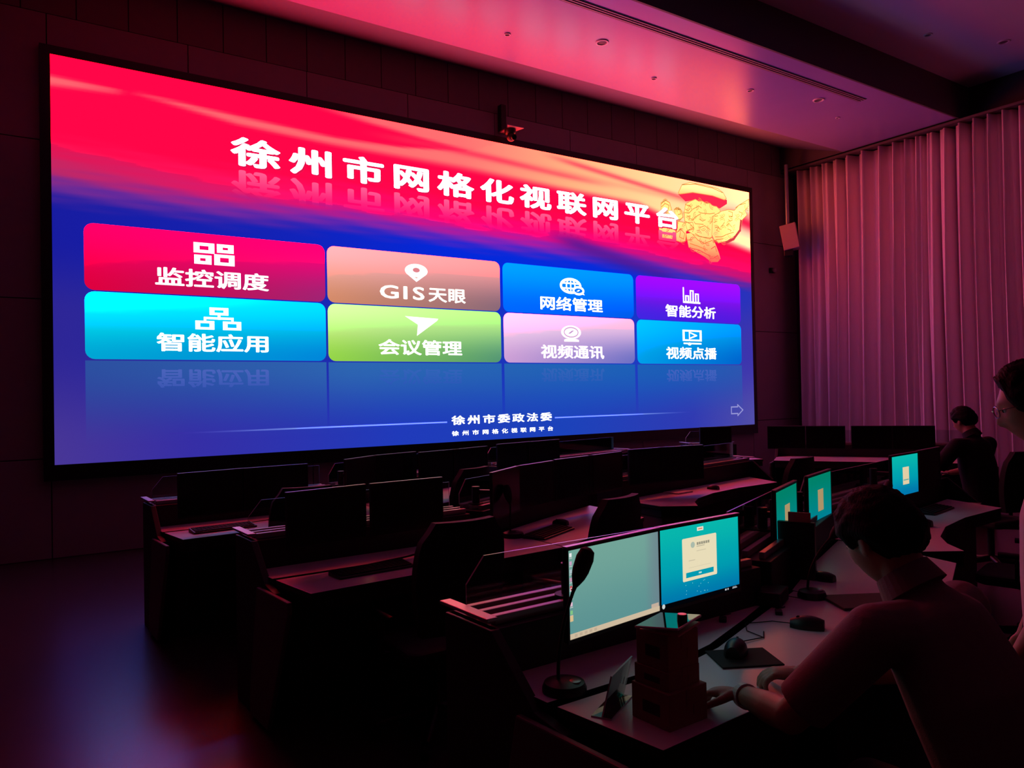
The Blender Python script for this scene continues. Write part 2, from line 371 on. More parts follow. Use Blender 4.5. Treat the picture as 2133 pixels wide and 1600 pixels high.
class Paint:
    """a lit picture on a flat display: coloured vertices in display units, drawn in thin layers"""
    def __init__(s, w, h, step): s.v = []; s.f = []; s.c = []; s.w = w; s.h = h; s.step = step; s.boost = None
    def grid(s, u0, u1, v0, v1, nu, nv, fn, layer, r=0.0):
        b = len(s.v)
        vs = [v0 + (v1 - v0) * j / nv for j in range(nv + 1)]
        if r:
            k = [r * (1 - math.cos(PI / 2 * i / 5)) for i in range(6)]
            vs = sorted(set([round(v0 + q, 6) for q in k] + [round(v1 - q, 6) for q in k] + [round(x, 6) for x in vs if v0 + r < x < v1 - r]))
        for v in vs:
            ins = 0.0
            if r:
                d = min(v - v0, v1 - v)
                if d < r: ins = (r - math.sqrt(max(0, r * r - (r - d) ** 2))) * s.h / s.w
            for i in range(nu + 1):
                u = u0 + ins + (u1 - u0 - 2 * ins) * i / nu
                s.v.append((u * s.w, -s.step * layer, v * s.h)); s.c.append(emit(fn(u, v), s.boost))
        n = nu + 1
        for j in range(len(vs) - 1):
            for i in range(nu): s.f.append([b + j * n + i, b + j * n + i + 1, b + (j + 1) * n + i + 1, b + (j + 1) * n + i])
    def poly(s, pts, col, layer, fn=None):
        b = len(s.v)
        for u, v in pts: s.v.append((u * s.w, -s.step * layer, v * s.h)); s.c.append(emit(fn(u, v) if fn else col, s.boost))
        s.f.append([b + i for i in range(len(pts))])
    def strip(s, pts, width, col, layer, closed=False):
        """thick polyline, points and width in metres on the display"""
        P = [Vector((u * s.w, v * s.h)) for u, v in pts]; n = len(P)
        for i in range(n if closed else n - 1):
            a, c_ = P[i], P[(i + 1) % n]; d = (c_ - a)
            if d.length < 1e-6: continue
            d = d.normalized() * width / 2; q = Vector((-d.y, d.x)); a = a - d; c_ = c_ + d
            s.poly([((p.x) / s.w, p.y / s.h) for p in (a - q, c_ - q, c_ + q, a + q)], col, layer)
    def ringrect(s, u0, u1, v0, v1, tu, tv, col, layer):
        s.poly([(u0, v0), (u1, v0), (u1, v0 + tv), (u0, v0 + tv)], col, layer); s.poly([(u0, v1 - tv), (u1, v1 - tv), (u1, v1), (u0, v1)], col, layer)
        s.poly([(u0, v0 + tv), (u0 + tu, v0 + tv), (u0 + tu, v1 - tv), (u0, v1 - tv)], col, layer); s.poly([(u1 - tu, v0 + tv), (u1, v0 + tv), (u1, v1 - tv), (u1 - tu, v1 - tv)], col, layer)
    def disc(s, u, v, ru, rv, col, layer, a0=0, a1=2 * PI, n=28, fn=None):
        s.poly([(u + ru * math.cos(a0 + (a1 - a0) * k / n), v + rv * math.sin(a0 + (a1 - a0) * k / n)) for k in range(n)], col, layer, fn)
    def arc(s, u, v, ru, rv, width, col, layer, a0=0, a1=2 * PI, n=24):
        s.strip([(u + ru * math.cos(a0 + (a1 - a0) * k / n), v + rv * math.sin(a0 + (a1 - a0) * k / n)) for k in range(n + 1)], width, col, layer)
    def text(s, body, uc, vc, eu, ev, pitch, layer, bold=0.02, col=(255, 255, 255), mirror=None, fade=None, base=bg):
        """characters centred on uc, em box eu x ev in display units, one per pitch"""
        n = len(body)
        for i, ch in enumerate(body):
            cx = uc + (i - (n - 1) / 2) * pitch
            vs, fs = glyph(ch, bold * (0.8 if ch in 'GIS' else 1.0), mirror is not None)
            b = len(s.v); latin = ch in 'GIS'
            for x, y in vs:
                gx = (x - (0.36 if ch in 'GS' else 0.15 if ch == 'I' else 0.5)) * (1.25 if latin else 1.0)
                u = cx + gx * eu; v = vc + (y - 0.38) * ev
                if mirror is not None: v = 2 * mirror - v
                s.v.append((u * s.w, -s.step * layer, v * s.h))
                s.c.append(emit(mixc(base(u, v), col, fade(u, v)) if fade else col, s.boost or (TITLE_BOOST if ev > 0.08 and not fade else None)))
            for f in fs: s.f.append([b + k for k in f])
    def build(s, name, parent, extra=None):
        m = bpy.data.meshes.new(name); m.from_pydata(s.v, [], s.f); m.update()
        ca = m.color_attributes.new('Col', 'FLOAT_COLOR', 'POINT')
        ca.data.foreach_set('color', [x for c_ in s.c for x in c_])
        m.materials.append(M['lit'])
        o = bpy.data.objects.new(name, m); C.objects.link(o); o.parent = parent
        return o
_gl = {}
def glyph(ch, bold, cut=False):
    key = (ch, bold, cut)
    if key in _gl: return _gl[key]
    cu_ = bpy.data.curves.new('glyph', 'FONT'); cu_.body = ch; cu_.size = 1.0; cu_.resolution_u = 3
    ob = bpy.data.objects.new('glyph', cu_); C.objects.link(ob)
    dg = bpy.context.evaluated_depsgraph_get(); dg.update()
    me = bpy.data.meshes.new_from_object(ob.evaluated_get(dg))
    if cut:
        bm = bmesh.new(); bm.from_mesh(me)
        for k in range(-1, 9):
            bmesh.ops.bisect_plane(bm, geom=bm.verts[:] + bm.edges[:] + bm.faces[:], plane_co=(0, k * 0.1, 0), plane_no=(0, 1, 0))
        bm.to_mesh(me); bm.free()
    gv, gf = [(v.co.x, v.co.y) for v in me.vertices], [list(p.vertices) for p in me.polygons]
    V_, F_ = [], []
    for q in range(9):                                                      # heavy face: the outline drawn nine times around itself
        ox, oy = (0, 0) if q == 8 else (bold * math.cos(q * PI / 4), bold * 0.8 * math.sin(q * PI / 4))
        bs = len(V_); V_ += [(x + ox, y + oy) for x, y in gv]; F_ += [[bs + i for i in f] for f in gf]
    _gl[key] = (V_, F_)
    bpy.data.objects.remove(ob); bpy.data.curves.remove(cu_); bpy.data.meshes.remove(me)
    return _gl[key]

wall = thing('video_wall', 'huge lit video wall showing eight coloured tiles under a red and blue banner', 'video wall', (SCR_X, SCR_Y, SCR_Z))
b = MB(); FR = 0.10
b.box(-FR, SCR_W + FR, 0.004, 0.115, -0.17, 0.0); b.box(-FR, SCR_W + FR, 0.004, 0.115, SCR_H, SCR_H + FR)
b.box(-FR, 0.0, 0.004, 0.115, 0.0, SCR_H); b.box(SCR_W, SCR_W + FR, 0.004, 0.115, 0.0, SCR_H)
b.box(0, SCR_W, 0.012, 0.115, 0, SCR_H)
b.build('frame', M['bezel'], wall)
P = Paint(SCR_W, SCR_H, 0.0015)
P.grid(0, 1, 0, 1, 210, 150, bg, 0)
WHT = (255, 255, 255)
# reflections of the tile row, fading down the screen
U = [(0.026, 0.2645), (0.267, 0.5003), (0.5045, 0.7345), (0.7395, 0.9713)]
V0, V1, V2, V3 = 0.257, 0.4255, 0.429, 0.5955
for u0, u1 in U:
    P.grid(u0, u1, 0.045, 0.2535, 10, 16, lambda u, v: mixc(bg(u, v), pw(u, [(0, (44, 84, 160)), (0.3, (48, 112, 178)), (0.8, (26, 100, 182)), (1, (44, 90, 176))]), 0.85 * ss(0.03, 0.25, v)), 1)
def quad(tl, tr, bl, br, u0, u1, v0, v1):
    return lambda u, v: mixc(mixc(bl, br, (u - u0) / (u1 - u0)), mixc(tl, tr, (u - u0) / (u1 - u0)), ss(0, 1, (v - v0) / (v1 - v0)))
TC = [[((255, 0, 104), (255, 0, 120), (224, 0, 62), (160, 36, 116)), ((0, 255, 255), (0, 228, 246), (0, 166, 212), (0, 134, 218))],
      [((255, 186, 190), (255, 160, 160), (214, 140, 106), (138, 104, 120)), ((228, 255, 172), (196, 250, 140), (150, 214, 72), (84, 150, 116))],
      [((0, 164, 248), (0, 150, 246), (0, 104, 236), (0, 92, 232)), ((255, 220, 244), (246, 196, 232), (206, 160, 214), (110, 112, 196))],
      [((166, 8, 240), (164, 12, 240), (66, 36, 226), (86, 24, 224)), ((0, 200, 244), (0, 158, 240), (0, 160, 232), (0, 100, 206))]]
for k, (u0, u1) in enumerate(U):
    for j, (v0, v1) in enumerate(((V2, V3), (V0, V1))):
        P.grid(u0, u1, v0, v1, 16, 12, quad(*TC[k][j], u0, u1, v0, v1), 2, r=0.022)
# ornamental gold column at the banner's end
GOLD = lambda u, v: mixc(mixc(bg(u, v), (255, 130, 90), 0.35 + 0.6 * ss(0.62, 0.72, v)), (255, 236, 142) if u < 0.93 else (255, 248, 172), ss(0.68, 0.80, v))
PILLAR = {'cap': [(0.8324, 0.9417), (0.8416, 0.9781), (0.8593, 0.9925), (0.8953, 0.9933), (0.9231, 0.9894), (0.9355, 0.9771), (0.9431, 0.9546), (0.9382, 0.9474), (0.9102, 0.956), (0.8647, 0.9541), (0.8352, 0.9374)], 'under': [(0.8324, 0.9364), (0.8647, 0.9549), (0.9102, 0.9568), (0.9446, 0.9495), (0.9444, 0.9327), (0.9266, 0.9076), (0.9035, 0.9195), (0.8792, 0.9226), (0.8583, 0.9184), (0.848, 0.9123)], 'body': [(0.8444, 0.8632), (0.8478, 0.9016), (0.8583, 0.9157), (0.8703, 0.9277), (0.8777, 0.9221), (0.8853, 0.9259), (0.8943, 0.9193), (0.9035, 0.9223), (0.9096, 0.9133), (0.9189, 0.9135), (0.9281, 0.8998), (0.9248, 0.8877), (0.9153, 0.8793), (0.9089, 0.8664), (0.9062, 0.7807), (0.8803, 0.7767), (0.8625, 0.7828), (0.8509, 0.7958), (0.8454, 0.8263)], 'wing': [(0.9064, 0.7945), (0.909, 0.8692), (0.9312, 0.898), (0.9472, 0.9085), (0.9617, 0.9102), (0.9735, 0.9364), (0.9988, 0.9702), (0.9967, 0.9381), (0.9881, 0.9184), (0.9928, 0.8999), (0.9809, 0.8765), (0.9771, 0.8414), (0.9618, 0.8035), (0.9422, 0.7761), (0.9215, 0.7626), (0.9108, 0.7737)], 'lowcloud': [(0.8295, 0.827), (0.844, 0.8258), (0.8631, 0.8313), (0.8657, 0.8052), (0.8479, 0.7923), (0.8459, 0.7518), (0.8371, 0.7443), (0.8242, 0.749), (0.8261, 0.7811), (0.8292, 0.8005)], 'ca': [(0.7948, 0.8689), (0.795, 0.8898), (0.805, 0.9035), (0.8133, 0.8957), (0.8172, 0.8681), (0.8057, 0.8514), (0.7946, 0.8585)], 'cb': [(0.8229, 0.8725), (0.8317, 0.8832), (0.8402, 0.8699), (0.8413, 0.8463), (0.8339, 0.8309), (0.8254, 0.8416)], 'cc': [(0.7897, 0.7921), (0.805, 0.7938), (0.8248, 0.7913), (0.8257, 0.7494), (0.8128, 0.7435), (0.7891, 0.7505)], 'low': [(0.8478, 0.7816), (0.8685, 0.7925), (0.9077, 0.7784), (0.9137, 0.7579), (0.9225, 0.7188), (0.9253, 0.6973), (0.9188, 0.6822), (0.9033, 0.6789), (0.8883, 0.6974), (0.8675, 0.7143), (0.8529, 0.7269)]}
PWING = [(0.9775, 0.8698), (0.9744, 0.8294), (0.9584, 0.7886), (0.9405, 0.7687)]
P.poly(PILLAR['under'], (240, 40, 80), 2)
P.poly(PILLAR['cap'], None, 3, lambda u, v: mixc((246, 206, 120), (255, 240, 176), ss(0.93, 0.975, v)))
for i, k in enumerate(('cc', 'low', 'ca', 'cb', 'lowcloud', 'body', 'wing')): P.poly(PILLAR[k], None, 3.05 + 0.1 * i, GOLD)
OL = (186, 146, 66)
for k in ('cc', 'ca', 'cb', 'lowcloud', 'body', 'wing', 'cap'): P.strip(PILLAR[k], 0.012, mixc(OL, bg(*PILLAR[k][0]), 0.25), 3.9, True)
def inside(u, v, poly):
    r = False; j = len(poly) - 1
    for i in range(len(poly)):
        (x0, y0), (x1, y1) = poly[i], poly[j]
        if (y0 > v) != (y1 > v) and u < (x1 - x0) * (v - y0) / (y1 - y0) + x0: r = not r
        j = i
    return r
P.strip(PWING, 0.05, (214, 60, 74), 3.9)
rr = random.Random(4); done = []
for i in range(900):
    u, v = rr.uniform(0.80, 0.995), rr.uniform(0.66, 0.965)
    if not any(inside(u, v, PILLAR[k]) for k in ('cc', 'low', 'ca', 'cb', 'lowcloud', 'body', 'wing')): continue
    if any(abs(u - a) < 0.011 and abs(v - b_) < 0.023 for a, b_ in done): continue
    done.append((u, v)); a0 = rr.uniform(0, 6); w_ = rr.choice((1, -1))
    lc_ = mixc((188, 146, 66), bg(u, v), 0.1 if v > 0.80 else 0.5); sp_ = rr.uniform(1.6, 2.8)
    P.arc(u, v, 0.0064, 0.0135, 0.010, lc_, 4, a0, a0 + sp_, 8); P.arc(u, v, 0.0034, 0.0070, 0.009, lc_, 4, a0 + 0.4, a0 + 0.4 + sp_, 6)
PLINES = [[(0.8478, 0.8989), (0.8581, 0.8969), (0.8623, 0.8821), (0.8547, 0.8664), (0.8459, 0.8664)], [(0.8638, 0.8853), (0.8775, 0.903), (0.8834, 0.8968)], [(0.8771, 0.8786), (0.8846, 0.8755), (0.9029, 0.8783), (0.9138, 0.8844)], [(0.8574, 0.8458), (0.8632, 0.8421), (0.8709, 0.8578), (0.8816, 0.8718)], [(0.8661, 0.8349), (0.869, 0.8276), (0.887, 0.8301)], [(0.8778, 0.8139), (0.89, 0.8255), (0.9006, 0.8148)], [(0.8685, 0.7871), (0.8773, 0.7787), (0.9015, 0.7741), (0.9063, 0.7835)], [(0.909, 0.8692), (0.9087, 0.8499), (0.9024, 0.8371)], [(0.9146, 0.8241), (0.9209, 0.8286), (0.9286, 0.8197)], [(0.9415, 0.8399), (0.948, 0.8501), (0.9543, 0.8379)], [(0.914, 0.7855), (0.9297, 0.7896), (0.9426, 0.804), (0.9588, 0.8167)], [(0.9472, 0.9029), (0.9568, 0.9002), (0.9565, 0.8834), (0.9484, 0.881)], [(0.9731, 0.9081), (0.9813, 0.9049), (0.9777, 0.8869)], [(0.9652, 0.9225), (0.9735, 0.9364), (0.9902, 0.9503)], [(0.8258, 0.8734), (0.8345, 0.8761), (0.8371, 0.8584), (0.8313, 0.854)], [(0.7962, 0.8746), (0.8034, 0.8899), (0.8118, 0.8848), (0.8101, 0.8685)], [(0.8275, 0.7815), (0.8363, 0.7971), (0.8448, 0.7808), (0.8416, 0.7587), (0.833, 0.7645), (0.8347, 0.7808)], [(0.8477, 0.7789), (0.8489, 0.7553), (0.8592, 0.7606)], [(0.8625, 0.7828), (0.8741, 0.7616), (0.889, 0.7519), (0.9076, 0.7701)], [(0.8529, 0.7269), (0.8766, 0.7218), (0.9006, 0.7029)], [(0.8561, 0.7437), (0.8738, 0.7373), (0.8948, 0.726)], [(0.843, 0.8681), (0.8455, 0.8316), (0.8571, 0.8243), (0.8643, 0.8102), (0.8509, 0.7958)], [(0.8415, 0.9768), (0.8711, 0.9901), (0.9106, 0.9878), (0.9339, 0.9765)], [(0.9224, 0.8263), (0.9175, 0.8139), (0.9237, 0.8101)], [(0.9445, 0.8268), (0.9524, 0.8234), (0.9508, 0.8174)], [(0.9136, 0.8706), (0.9215, 0.8757)], [(0.9303, 0.834), (0.9369, 0.8525)], [(0.9466, 0.8665), (0.9514, 0.8623), (0.9563, 0.8679)], [(0.8783, 0.8492), (0.8857, 0.8432), (0.8919, 0.8505)], [(0.9117, 0.8453), (0.9165, 0.8494)], [(0.8476, 0.8802), (0.8534, 0.8767), (0.8579, 0.8861)], [(0.8516, 0.8521), (0.8575, 0.8565), (0.8544, 0.8395)], [(0.8229, 0.8699), (0.8273, 0.8805), (0.8373, 0.8743), (0.842, 0.8466), (0.8325, 0.8318)], [(0.795, 0.8846), (0.8035, 0.903), (0.8133, 0.8957), (0.8172, 0.8681)], [(0.9091, 0.7623), (0.917, 0.7753), (0.9328, 0.782)], [(0.9041, 0.7337), (0.9135, 0.7469), (0.9163, 0.7256)], [(0.9097, 0.6967), (0.9192, 0.7098), (0.9221, 0.6939)]]
for L in PLINES: P.strip(L, 0.013, mixc((170, 128, 58), bg(*L[0]), 0.1 if L[0][1] > 0.74 else 0.5), 4.1)
# headline, its mirror image and its soft drop shadow
T1 = '徐州市网格化视联网平台'
P.text(T1, 0.4985, 0.8335, 0.0525, 0.082, 0.0617, 5, 0.036)
P.text(T1, 0.4985, 0.8335, 0.0525, 0.082, 0.0617, 4.5, 0.036, (255, 150, 190), mirror=0.7875, fade=lambda u, v: 0.62 * ss(0.70, 0.79, v))
P.text(T1, 0.5003, 0.8285, 0.0525, 0.082, 0.0617, 4.4, 0.036, (170, 40, 80), fade=lambda u, v: 0.35)
# tile captions
def cap(body, u, v, col=WHT, em=0.0285, pitch=None, ev=0.050): P.text(body, u, v, em, ev, pitch or em * 1.0, 5, 0.026, col)
cap('监控调度', 0.1446, 0.4745); cap('智能应用', 0.1453, 0.303)
P.text('天眼', 0.4215, 0.4715, 0.0265, 0.050, 0.0270, 5, 0.026, (255, 250, 246))
for ch, u in (('G', 0.3430), ('I', 0.3650), ('S', 0.3865)): P.text(ch, u, 0.4735, 0.0290, 0.056, 0.02, 5, 0.03, (255, 250, 246))
cap('会议管理', 0.3845, 0.3015, (255, 255, 250)); cap('网络管理', 0.6185, 0.4675, em=0.0280); cap('视频通讯', 0.6193, 0.2970, (255, 246, 252), em=0.0280)
cap('智能分析', 0.8550, 0.4675, em=0.0282); cap('视频点播', 0.8544, 0.3005, em=0.0282)
fd = lambda u, v: 0.14 * ss(0.14, 0.25, v)
rb = lambda u, v: mixc(bg(u, v), (44, 100, 178), 0.85 * ss(0.03, 0.25, v))
P.text('智能应用', 0.1453, 0.303, 0.0285, 0.05, 0.0285, 2, 0.026, (190, 130, 230), mirror=0.2555, fade=lambda u, v: 0.22 * ss(0.12, 0.25, v), base=rb)
P.text('会议管理', 0.3845, 0.3015, 0.0285, 0.05, 0.0285, 2, 0.026, (120, 150, 230), mirror=0.2555, fade=fd, base=rb)
P.text('视频通讯', 0.6193, 0.2970, 0.0280, 0.05, 0.0280, 2, 0.026, (110, 140, 220), mirror=0.2555, fade=fd, base=rb)
P.text('视频点播', 0.8544, 0.3005, 0.0282, 0.05, 0.0282, 2, 0.026, (120, 110, 220), mirror=0.2555, fade=lambda u, v: 0.30 * ss(0.12, 0.25, v), base=rb)
# icons
for u0, v0, ku, kv in ((0.1248, 0.5435, 0.0205, 0.0275), (0.1478, 0.5475, 0.0170, 0.0235), (0.1253, 0.5135, 0.0170, 0.0245), (0.1450, 0.5135, 0.0205, 0.0295)):
    P.ringrect(u0, u0 + ku, v0, v0 + kv, 0.0058, 0.0085, WHT, 5)
P.ringrect(0.1395, 0.1585, 0.378, 0.3985, 0.0050, 0.0068, WHT, 5)
for u0 in (0.1255, 0.1527): P.ringrect(u0, u0 + 0.0187, 0.3385, 0.3620, 0.0048, 0.0065, WHT, 5)
P.strip([(0.149, 0.378), (0.149, 0.3695)], 0.032, WHT, 5); P.strip([(0.135, 0.362), (0.135, 0.3695), (0.1625, 0.3695), (0.1625, 0.362)], 0.028, WHT, 5)
pu, pv = 0.3792, 0.5425                                            # map pin
pin = [(pu + 0.0153 * math.cos(a), pv + 0.0215 * math.sin(a)) for a in [(-0.25 + 1.5 * k / 20) * PI - 0.25 * PI + 0.25 * PI for k in range(21)]]
P.poly(pin + [(pu, 0.5075)], WHT, 5); P.disc(pu, pv + 0.002, 0.0048, 0.0075, (226, 132, 140), 5.4)
P.poly([(pu - 0.003, 0.5225), (pu, 0.519), (pu + 0.003, 0.5225)], (226, 132, 110), 5.4)
P.poly([(0.3629, 0.3985), (0.4081, 0.3945), (0.4065, 0.388), (0.3785, 0.3382), (0.3800, 0.3735)], (255, 255, 250), 5)
gu, gv = 0.6170, 0.5335                                            # globe with magnifier
P.arc(gu, gv, 0.0170, 0.0240, 0.040, WHT, 5); P.arc(gu, gv, 0.0075, 0.0240, 0.024, WHT, 5); P.strip([(gu, gv - 0.024), (gu, gv + 0.024)], 0.024, WHT, 5)
for q in (-0.009, 0.009): P.strip([(gu - 0.0155, gv + q), (gu + 0.0155, gv + q)], 0.024, WHT, 5)
P.disc(gu + 0.0135, gv - 0.0155, 0.0112, 0.0155, (0, 122, 240), 5.3); P.arc(gu + 0.0135, gv - 0.0155, 0.0088, 0.0125, 0.034, WHT, 5.4)
P.poly([(gu + 0.016, gv - 0.0265), (gu + 0.0245, gv - 0.0305), (gu + 0.0215, gv - 0.0195)], WHT, 5.4)
P.poly([(gu + 0.010, gv - 0.018), (gu + 0.0135, gv - 0.0125), (gu + 0.0165, gv - 0.0125), (gu + 0.0135, gv - 0.0185)], WHT, 5.4)
wu, wv = 0.6160, 0.3670                                            # webcam
WC = (255, 246, 252)
P.poly([(wu - 0.0125, 0.3335), (wu + 0.0135, 0.3335), (wu + 0.0135, 0.340), (wu + 0.0095, 0.343), (wu - 0.009, 0.343), (wu - 0.0125, 0.340)], WC, 5)
P.disc(wu, wv, 0.0175, 0.0245, WC, 5); P.arc(wu, wv, 0.0122, 0.0170, 0.020, (216, 170, 212), 5.3); P.poly([(wu - 0.0055, wv - 0.005), (wu + 0.0015, wv + 0.0065), (wu + 0.0055, wv + 0.0065), (wu - 0.0015, wv - 0.005)], (196, 150, 202), 5.4)
P.strip([(0.8385, 0.561), (0.8385, 0.505), (0.8745, 0.505)], 0.030, WHT, 5)   # bar chart
for u0, hh in ((0.8420, 0.028), (0.8525, 0.050), (0.8640, 0.038)): P.ringrect(u0, u0 + 0.0088, 0.505, 0.505 + hh, 0.0030, 0.0048, WHT, 5)
P.ringrect(0.8345, 0.8770, 0.3490, 0.3940, 0.0046, 0.0068, WHT, 5)            # screen with play mark
P.strip([(0.8495, 0.3595), (0.8495, 0.3845), (0.8655, 0.3720)], 0.024, WHT, 5, True); P.strip([(0.8375, 0.3395), (0.8750, 0.3395)], 0.026, WHT, 5); P.disc(0.8495, 0.3375, 0.0040, 0.0060, WHT, 5.2)
# foot of the picture
for u0, u1, f0, f1 in ((0.10, 0.4180, 0, 1), (0.5850, 0.86, 1, 0)):
    P.grid(u0, u1, 0.0622, 0.0662, 30, 1, (lambda A, B, F0, F1: lambda u, v: mixc(bg(u, v), (140, 170, 250), ss(0, 0.6, F0 + (F1 - F0) * (u - A) / (B - A))))(u0, u1, f0, f1), 2)
P.text('徐州市委政法委', 0.5020, 0.0690, 0.0195, 0.0305, 0.0227, 5, 0.032)
P.text('徐州市网格化视联网平台', 0.5030, 0.0270, 0.0100, 0.0165, 0.01475, 5, 0.03)
P.strip([(0.9425, 0.050), (0.9425, 0.078), (0.9580, 0.078), (0.9580, 0.0865), (0.9705, 0.064), (0.9580, 0.0415), (0.9580, 0.050)], 0.022, (150, 150, 214), 5, True)
P.build('display', wall)

# ------------------------------------------------------------------ hung things near the screen
def hung_speaker(loc, rz, label, pole_h):
    t = thing('ceiling_speaker', label, 'speaker', loc, rz, 'hung loudspeakers beside the video wall')
    tilt = Matrix.Rotation(math.radians(-9), 4, 'X')
    b = MB(); poly = [(-0.17, -0.15), (0.17, -0.15), (0.12, 0.14), (-0.12, 0.14)]
    b.prism(poly, -0.24, 0.24, 0, None, lambda x, y, z: tilt @ Vector((x, y, z)))
    b.build('cabinet', M['speaker'], t, False, 0.012)
    g = MB(); g.box(-0.155, 0.155, -0.158, -0.150, -0.225, 0.225, 0, tilt); g.build('grille', M['grille'], t, False, 0.003)
    MB().box(-0.10, 0.10, -0.06, 0.10, -0.36, -0.22).build('bracket', M['plastic'], t, False, 0.01)
    MB().cyl((0, 0.03, 0.22), (0, 0.03, pole_h), 0.035, None, 18).build('pole', M['pole'], t, True)
    return t
hung_speaker((12.62, 9.15, 4.55), math.radians(34), 'white box loudspeaker hung on a grey pole between the video wall and the curtain', 1.40)
hung_speaker((-0.17, 9.15, 4.62), math.radians(-25), 'white box loudspeaker hung at the far left end of the screen wall', 1.35)
t = thing('wall_sensor', 'small dark wall sensor below the loudspeaker beside the curtain', 'sensor', (12.62, 9.55, 3.98))
MB().box(-0.06, 0.06, -0.02, 0.04, -0.05, 0.05).build('base', M['plastic'], t, False, 0.008)
MB().ell((0, -0.045, 0), 0.05, 0.04, 0.05).build('lens', M['cladding'], t, True)
t = thing('conference_camera', 'small camera with a pale tray hung on a black bracket above the video wall', 'camera', (6.32, 9.30, 5.56))
MB().box(-0.045, 0.045, 0.16, 0.26, 0.02, 0.42).build('bracket', M['plastic'], t, False, 0.005)
MB().prism([(-0.05, 0.24), (-0.05, 0.0), (-0.14, -0.14), (0.16, -0.14), (0.12, 0.05), (0.05, 0.24)], 0.0, 0.022).build('tray', M['speaker'], t, False, 0.004)
h = MB(); h.lathe([(0.085, 0.0), (0.085, -0.05), (0.07, -0.07), (0.03, -0.075)], 24); h.build('camera_base', M['plastic'], t, True)
h = MB(); h.ell((0.0, -0.02, -0.12), 0.065, 0.065, 0.065); h.cyl((0.0, -0.06, -0.13), (0.0, -0.105, -0.145), 0.04, 0.042, 20); h.build('camera_head', M['plastic'], t, True)
MB().cyl((0.0, -0.100, -0.1435), (0.0, -0.108, -0.1455), 0.030, None, 20).build('lens', M['lens'], t, True)

# ------------------------------------------------------------------ control consoles
def off(p, s): return (p[0] + s[0], p[1] + s[1])
def console(label, p0, p1, top, rear=None, ends='l', slot=True, glass=True, tip=None):
    """a control desk: ledge line from p0 to p1 (operator side on the right hand of that line); worktops given in room coordinates"""
    d = Vector((p1[0] - p0[0], p1[1] - p0[1])); Ln = d.length; a = math.atan2(d.y, d.x)
    t = thing('control_console', label, 'console', (p0[0], p0[1], 0), a, 'control room consoles')
    ca, sa = math.cos(-a), math.sin(-a)
    loc = lambda p: ((p[0] - p0[0]) * ca - (p[1] - p0[1]) * sa, (p[0] - p0[0]) * sa + (p[1] - p0[1]) * ca)
    tp = [loc(p) for p in top]
    MB().prism(tp, 0.722, 0.75, 0, 1).build('worktop', [M['worktop'], M['edge']], t, False, 0.002)
    if rear:
        MB().prism([loc(p) for p in rear], 0.722, 0.75, 0, 1).build('rear_deck', [M['worktop'], M['edge']], t, False, 0.002)
    cx = sum(p[0] for p in tp) / len(tp); cy = sum(p[1] for p in tp) / len(tp)
    b = MB()
    b.prism([(cx + (p[0] - cx) * 0.985, cy + (p[1] - cy) * 0.985) for p in tp], 0.66, 0.7215)      # apron under the top
    b.box(0.11, Ln - 0.12, -0.50, -0.26, 0.0, 0.655)                                                 # plinth cabinet
    b.box(0.0, Ln, -0.275, 0.0, 0.0, 0.905)                                                        # ledge body
    b.build('cabinet', M['body'], t, False, 0.004)
    for k, yy in enumerate((-0.225, -0.150, -0.075)):
        MB().box(0.04, Ln - 0.01, yy - 0.014, yy + 0.014, 0.905, 0.935).build('rail', M['alu'], t, False, 0.003)
    for e in ends:
        x = 0.0 if e == 'l' else Ln
        sgn = -1 if e == 'l' else 1
        MB().box(x - 0.022, x + 0.022, -0.285, 0.01, 0.934, 0.946).build('end_bar', M['alu'], t, False, 0.003)
        fy = min((p[1] for p in tp if abs(p[0] - x) < 0.35), default=-0.9)
        F = lambda yv, zv, xv: (x + sgn * xv, yv, zv)
        MB().prism([(-0.28, 0.0), (0.0, 0.0), (0.0, 0.905), (-0.28, 0.905), (-0.50, 0.72), (fy + 0.30, 0.70), (fy + 0.42, 0.0)], -0.03, 0.006, 0, None, F).build('side_cheek', M['body'], t, False, 0.003)
        MB().prism([(fy + 0.36, 0.02), (-0.30, 0.02), (-0.30, 0.12), (-0.44, 0.70), (fy + 0.04, 0.715), (fy + 0.04, 0.66)], 0.007, 0.030, 0, None, F).build('end_panel', M['endpanel'], t, False, 0.006)
    if tip:
        q = [loc(p) for p in tip]
        MB().prism(q, 0.0, 0.70).build('pedestal', M['endpanel'], t, False, 0.004)
    if glass:
        g = MB(); x0 = 0.05
        pl = [(x0, 0.93), (Ln - 0.02, 0.93), (Ln - 0.02, 1.09), (x0 + 0.075, 1.09), (x0, 1.0)]
        g.prism(pl, -0.054, -0.046, 0, 1, lambda x, z, y: (x, y, z))
        g.build('glass_screen', [M['glass'], M['acr_edge']], t)
    return t

A1P = [(1.385, 1.41), (2.95, 1.52), (2.95, 2.165), (2.45, 1.985), (2.10, 1.855), (1.83, 1.795), (1.335, 1.785)]
A1R = [(1.33, 1.825), (1.83, 1.835), (2.10, 1.895), (2.45, 2.025), (2.70, 2.125), (2.66, 2.125), (1.31, 2.075)]
A2P = [(2.96, 1.52), (4.05, 2.0), (4.12, 2.28), (4.14, 2.72), (3.46, 2.425), (2.96, 2.18)]
A3P = [(4.14, 2.29), (4.38, 2.12), (4.52, 2.28), (4.70, 2.41), (5.05, 2.555), (5.5, 2.65), (6.12, 2.69), (6.30, 3.17), (4.92, 2.91), (4.16, 2.755)]
TIP = [(4.17, 2.30), (4.375, 2.155), (4.60, 2.42), (4.35, 2.62), (4.17, 2.62)]
ROWS = [('nearest', (0, 0), (0, 0)), ('middle', (-0.18, 2.08), (0.20, 2.10)), ('farthest', (-0.375, 3.97), (0.15, 3.97))]
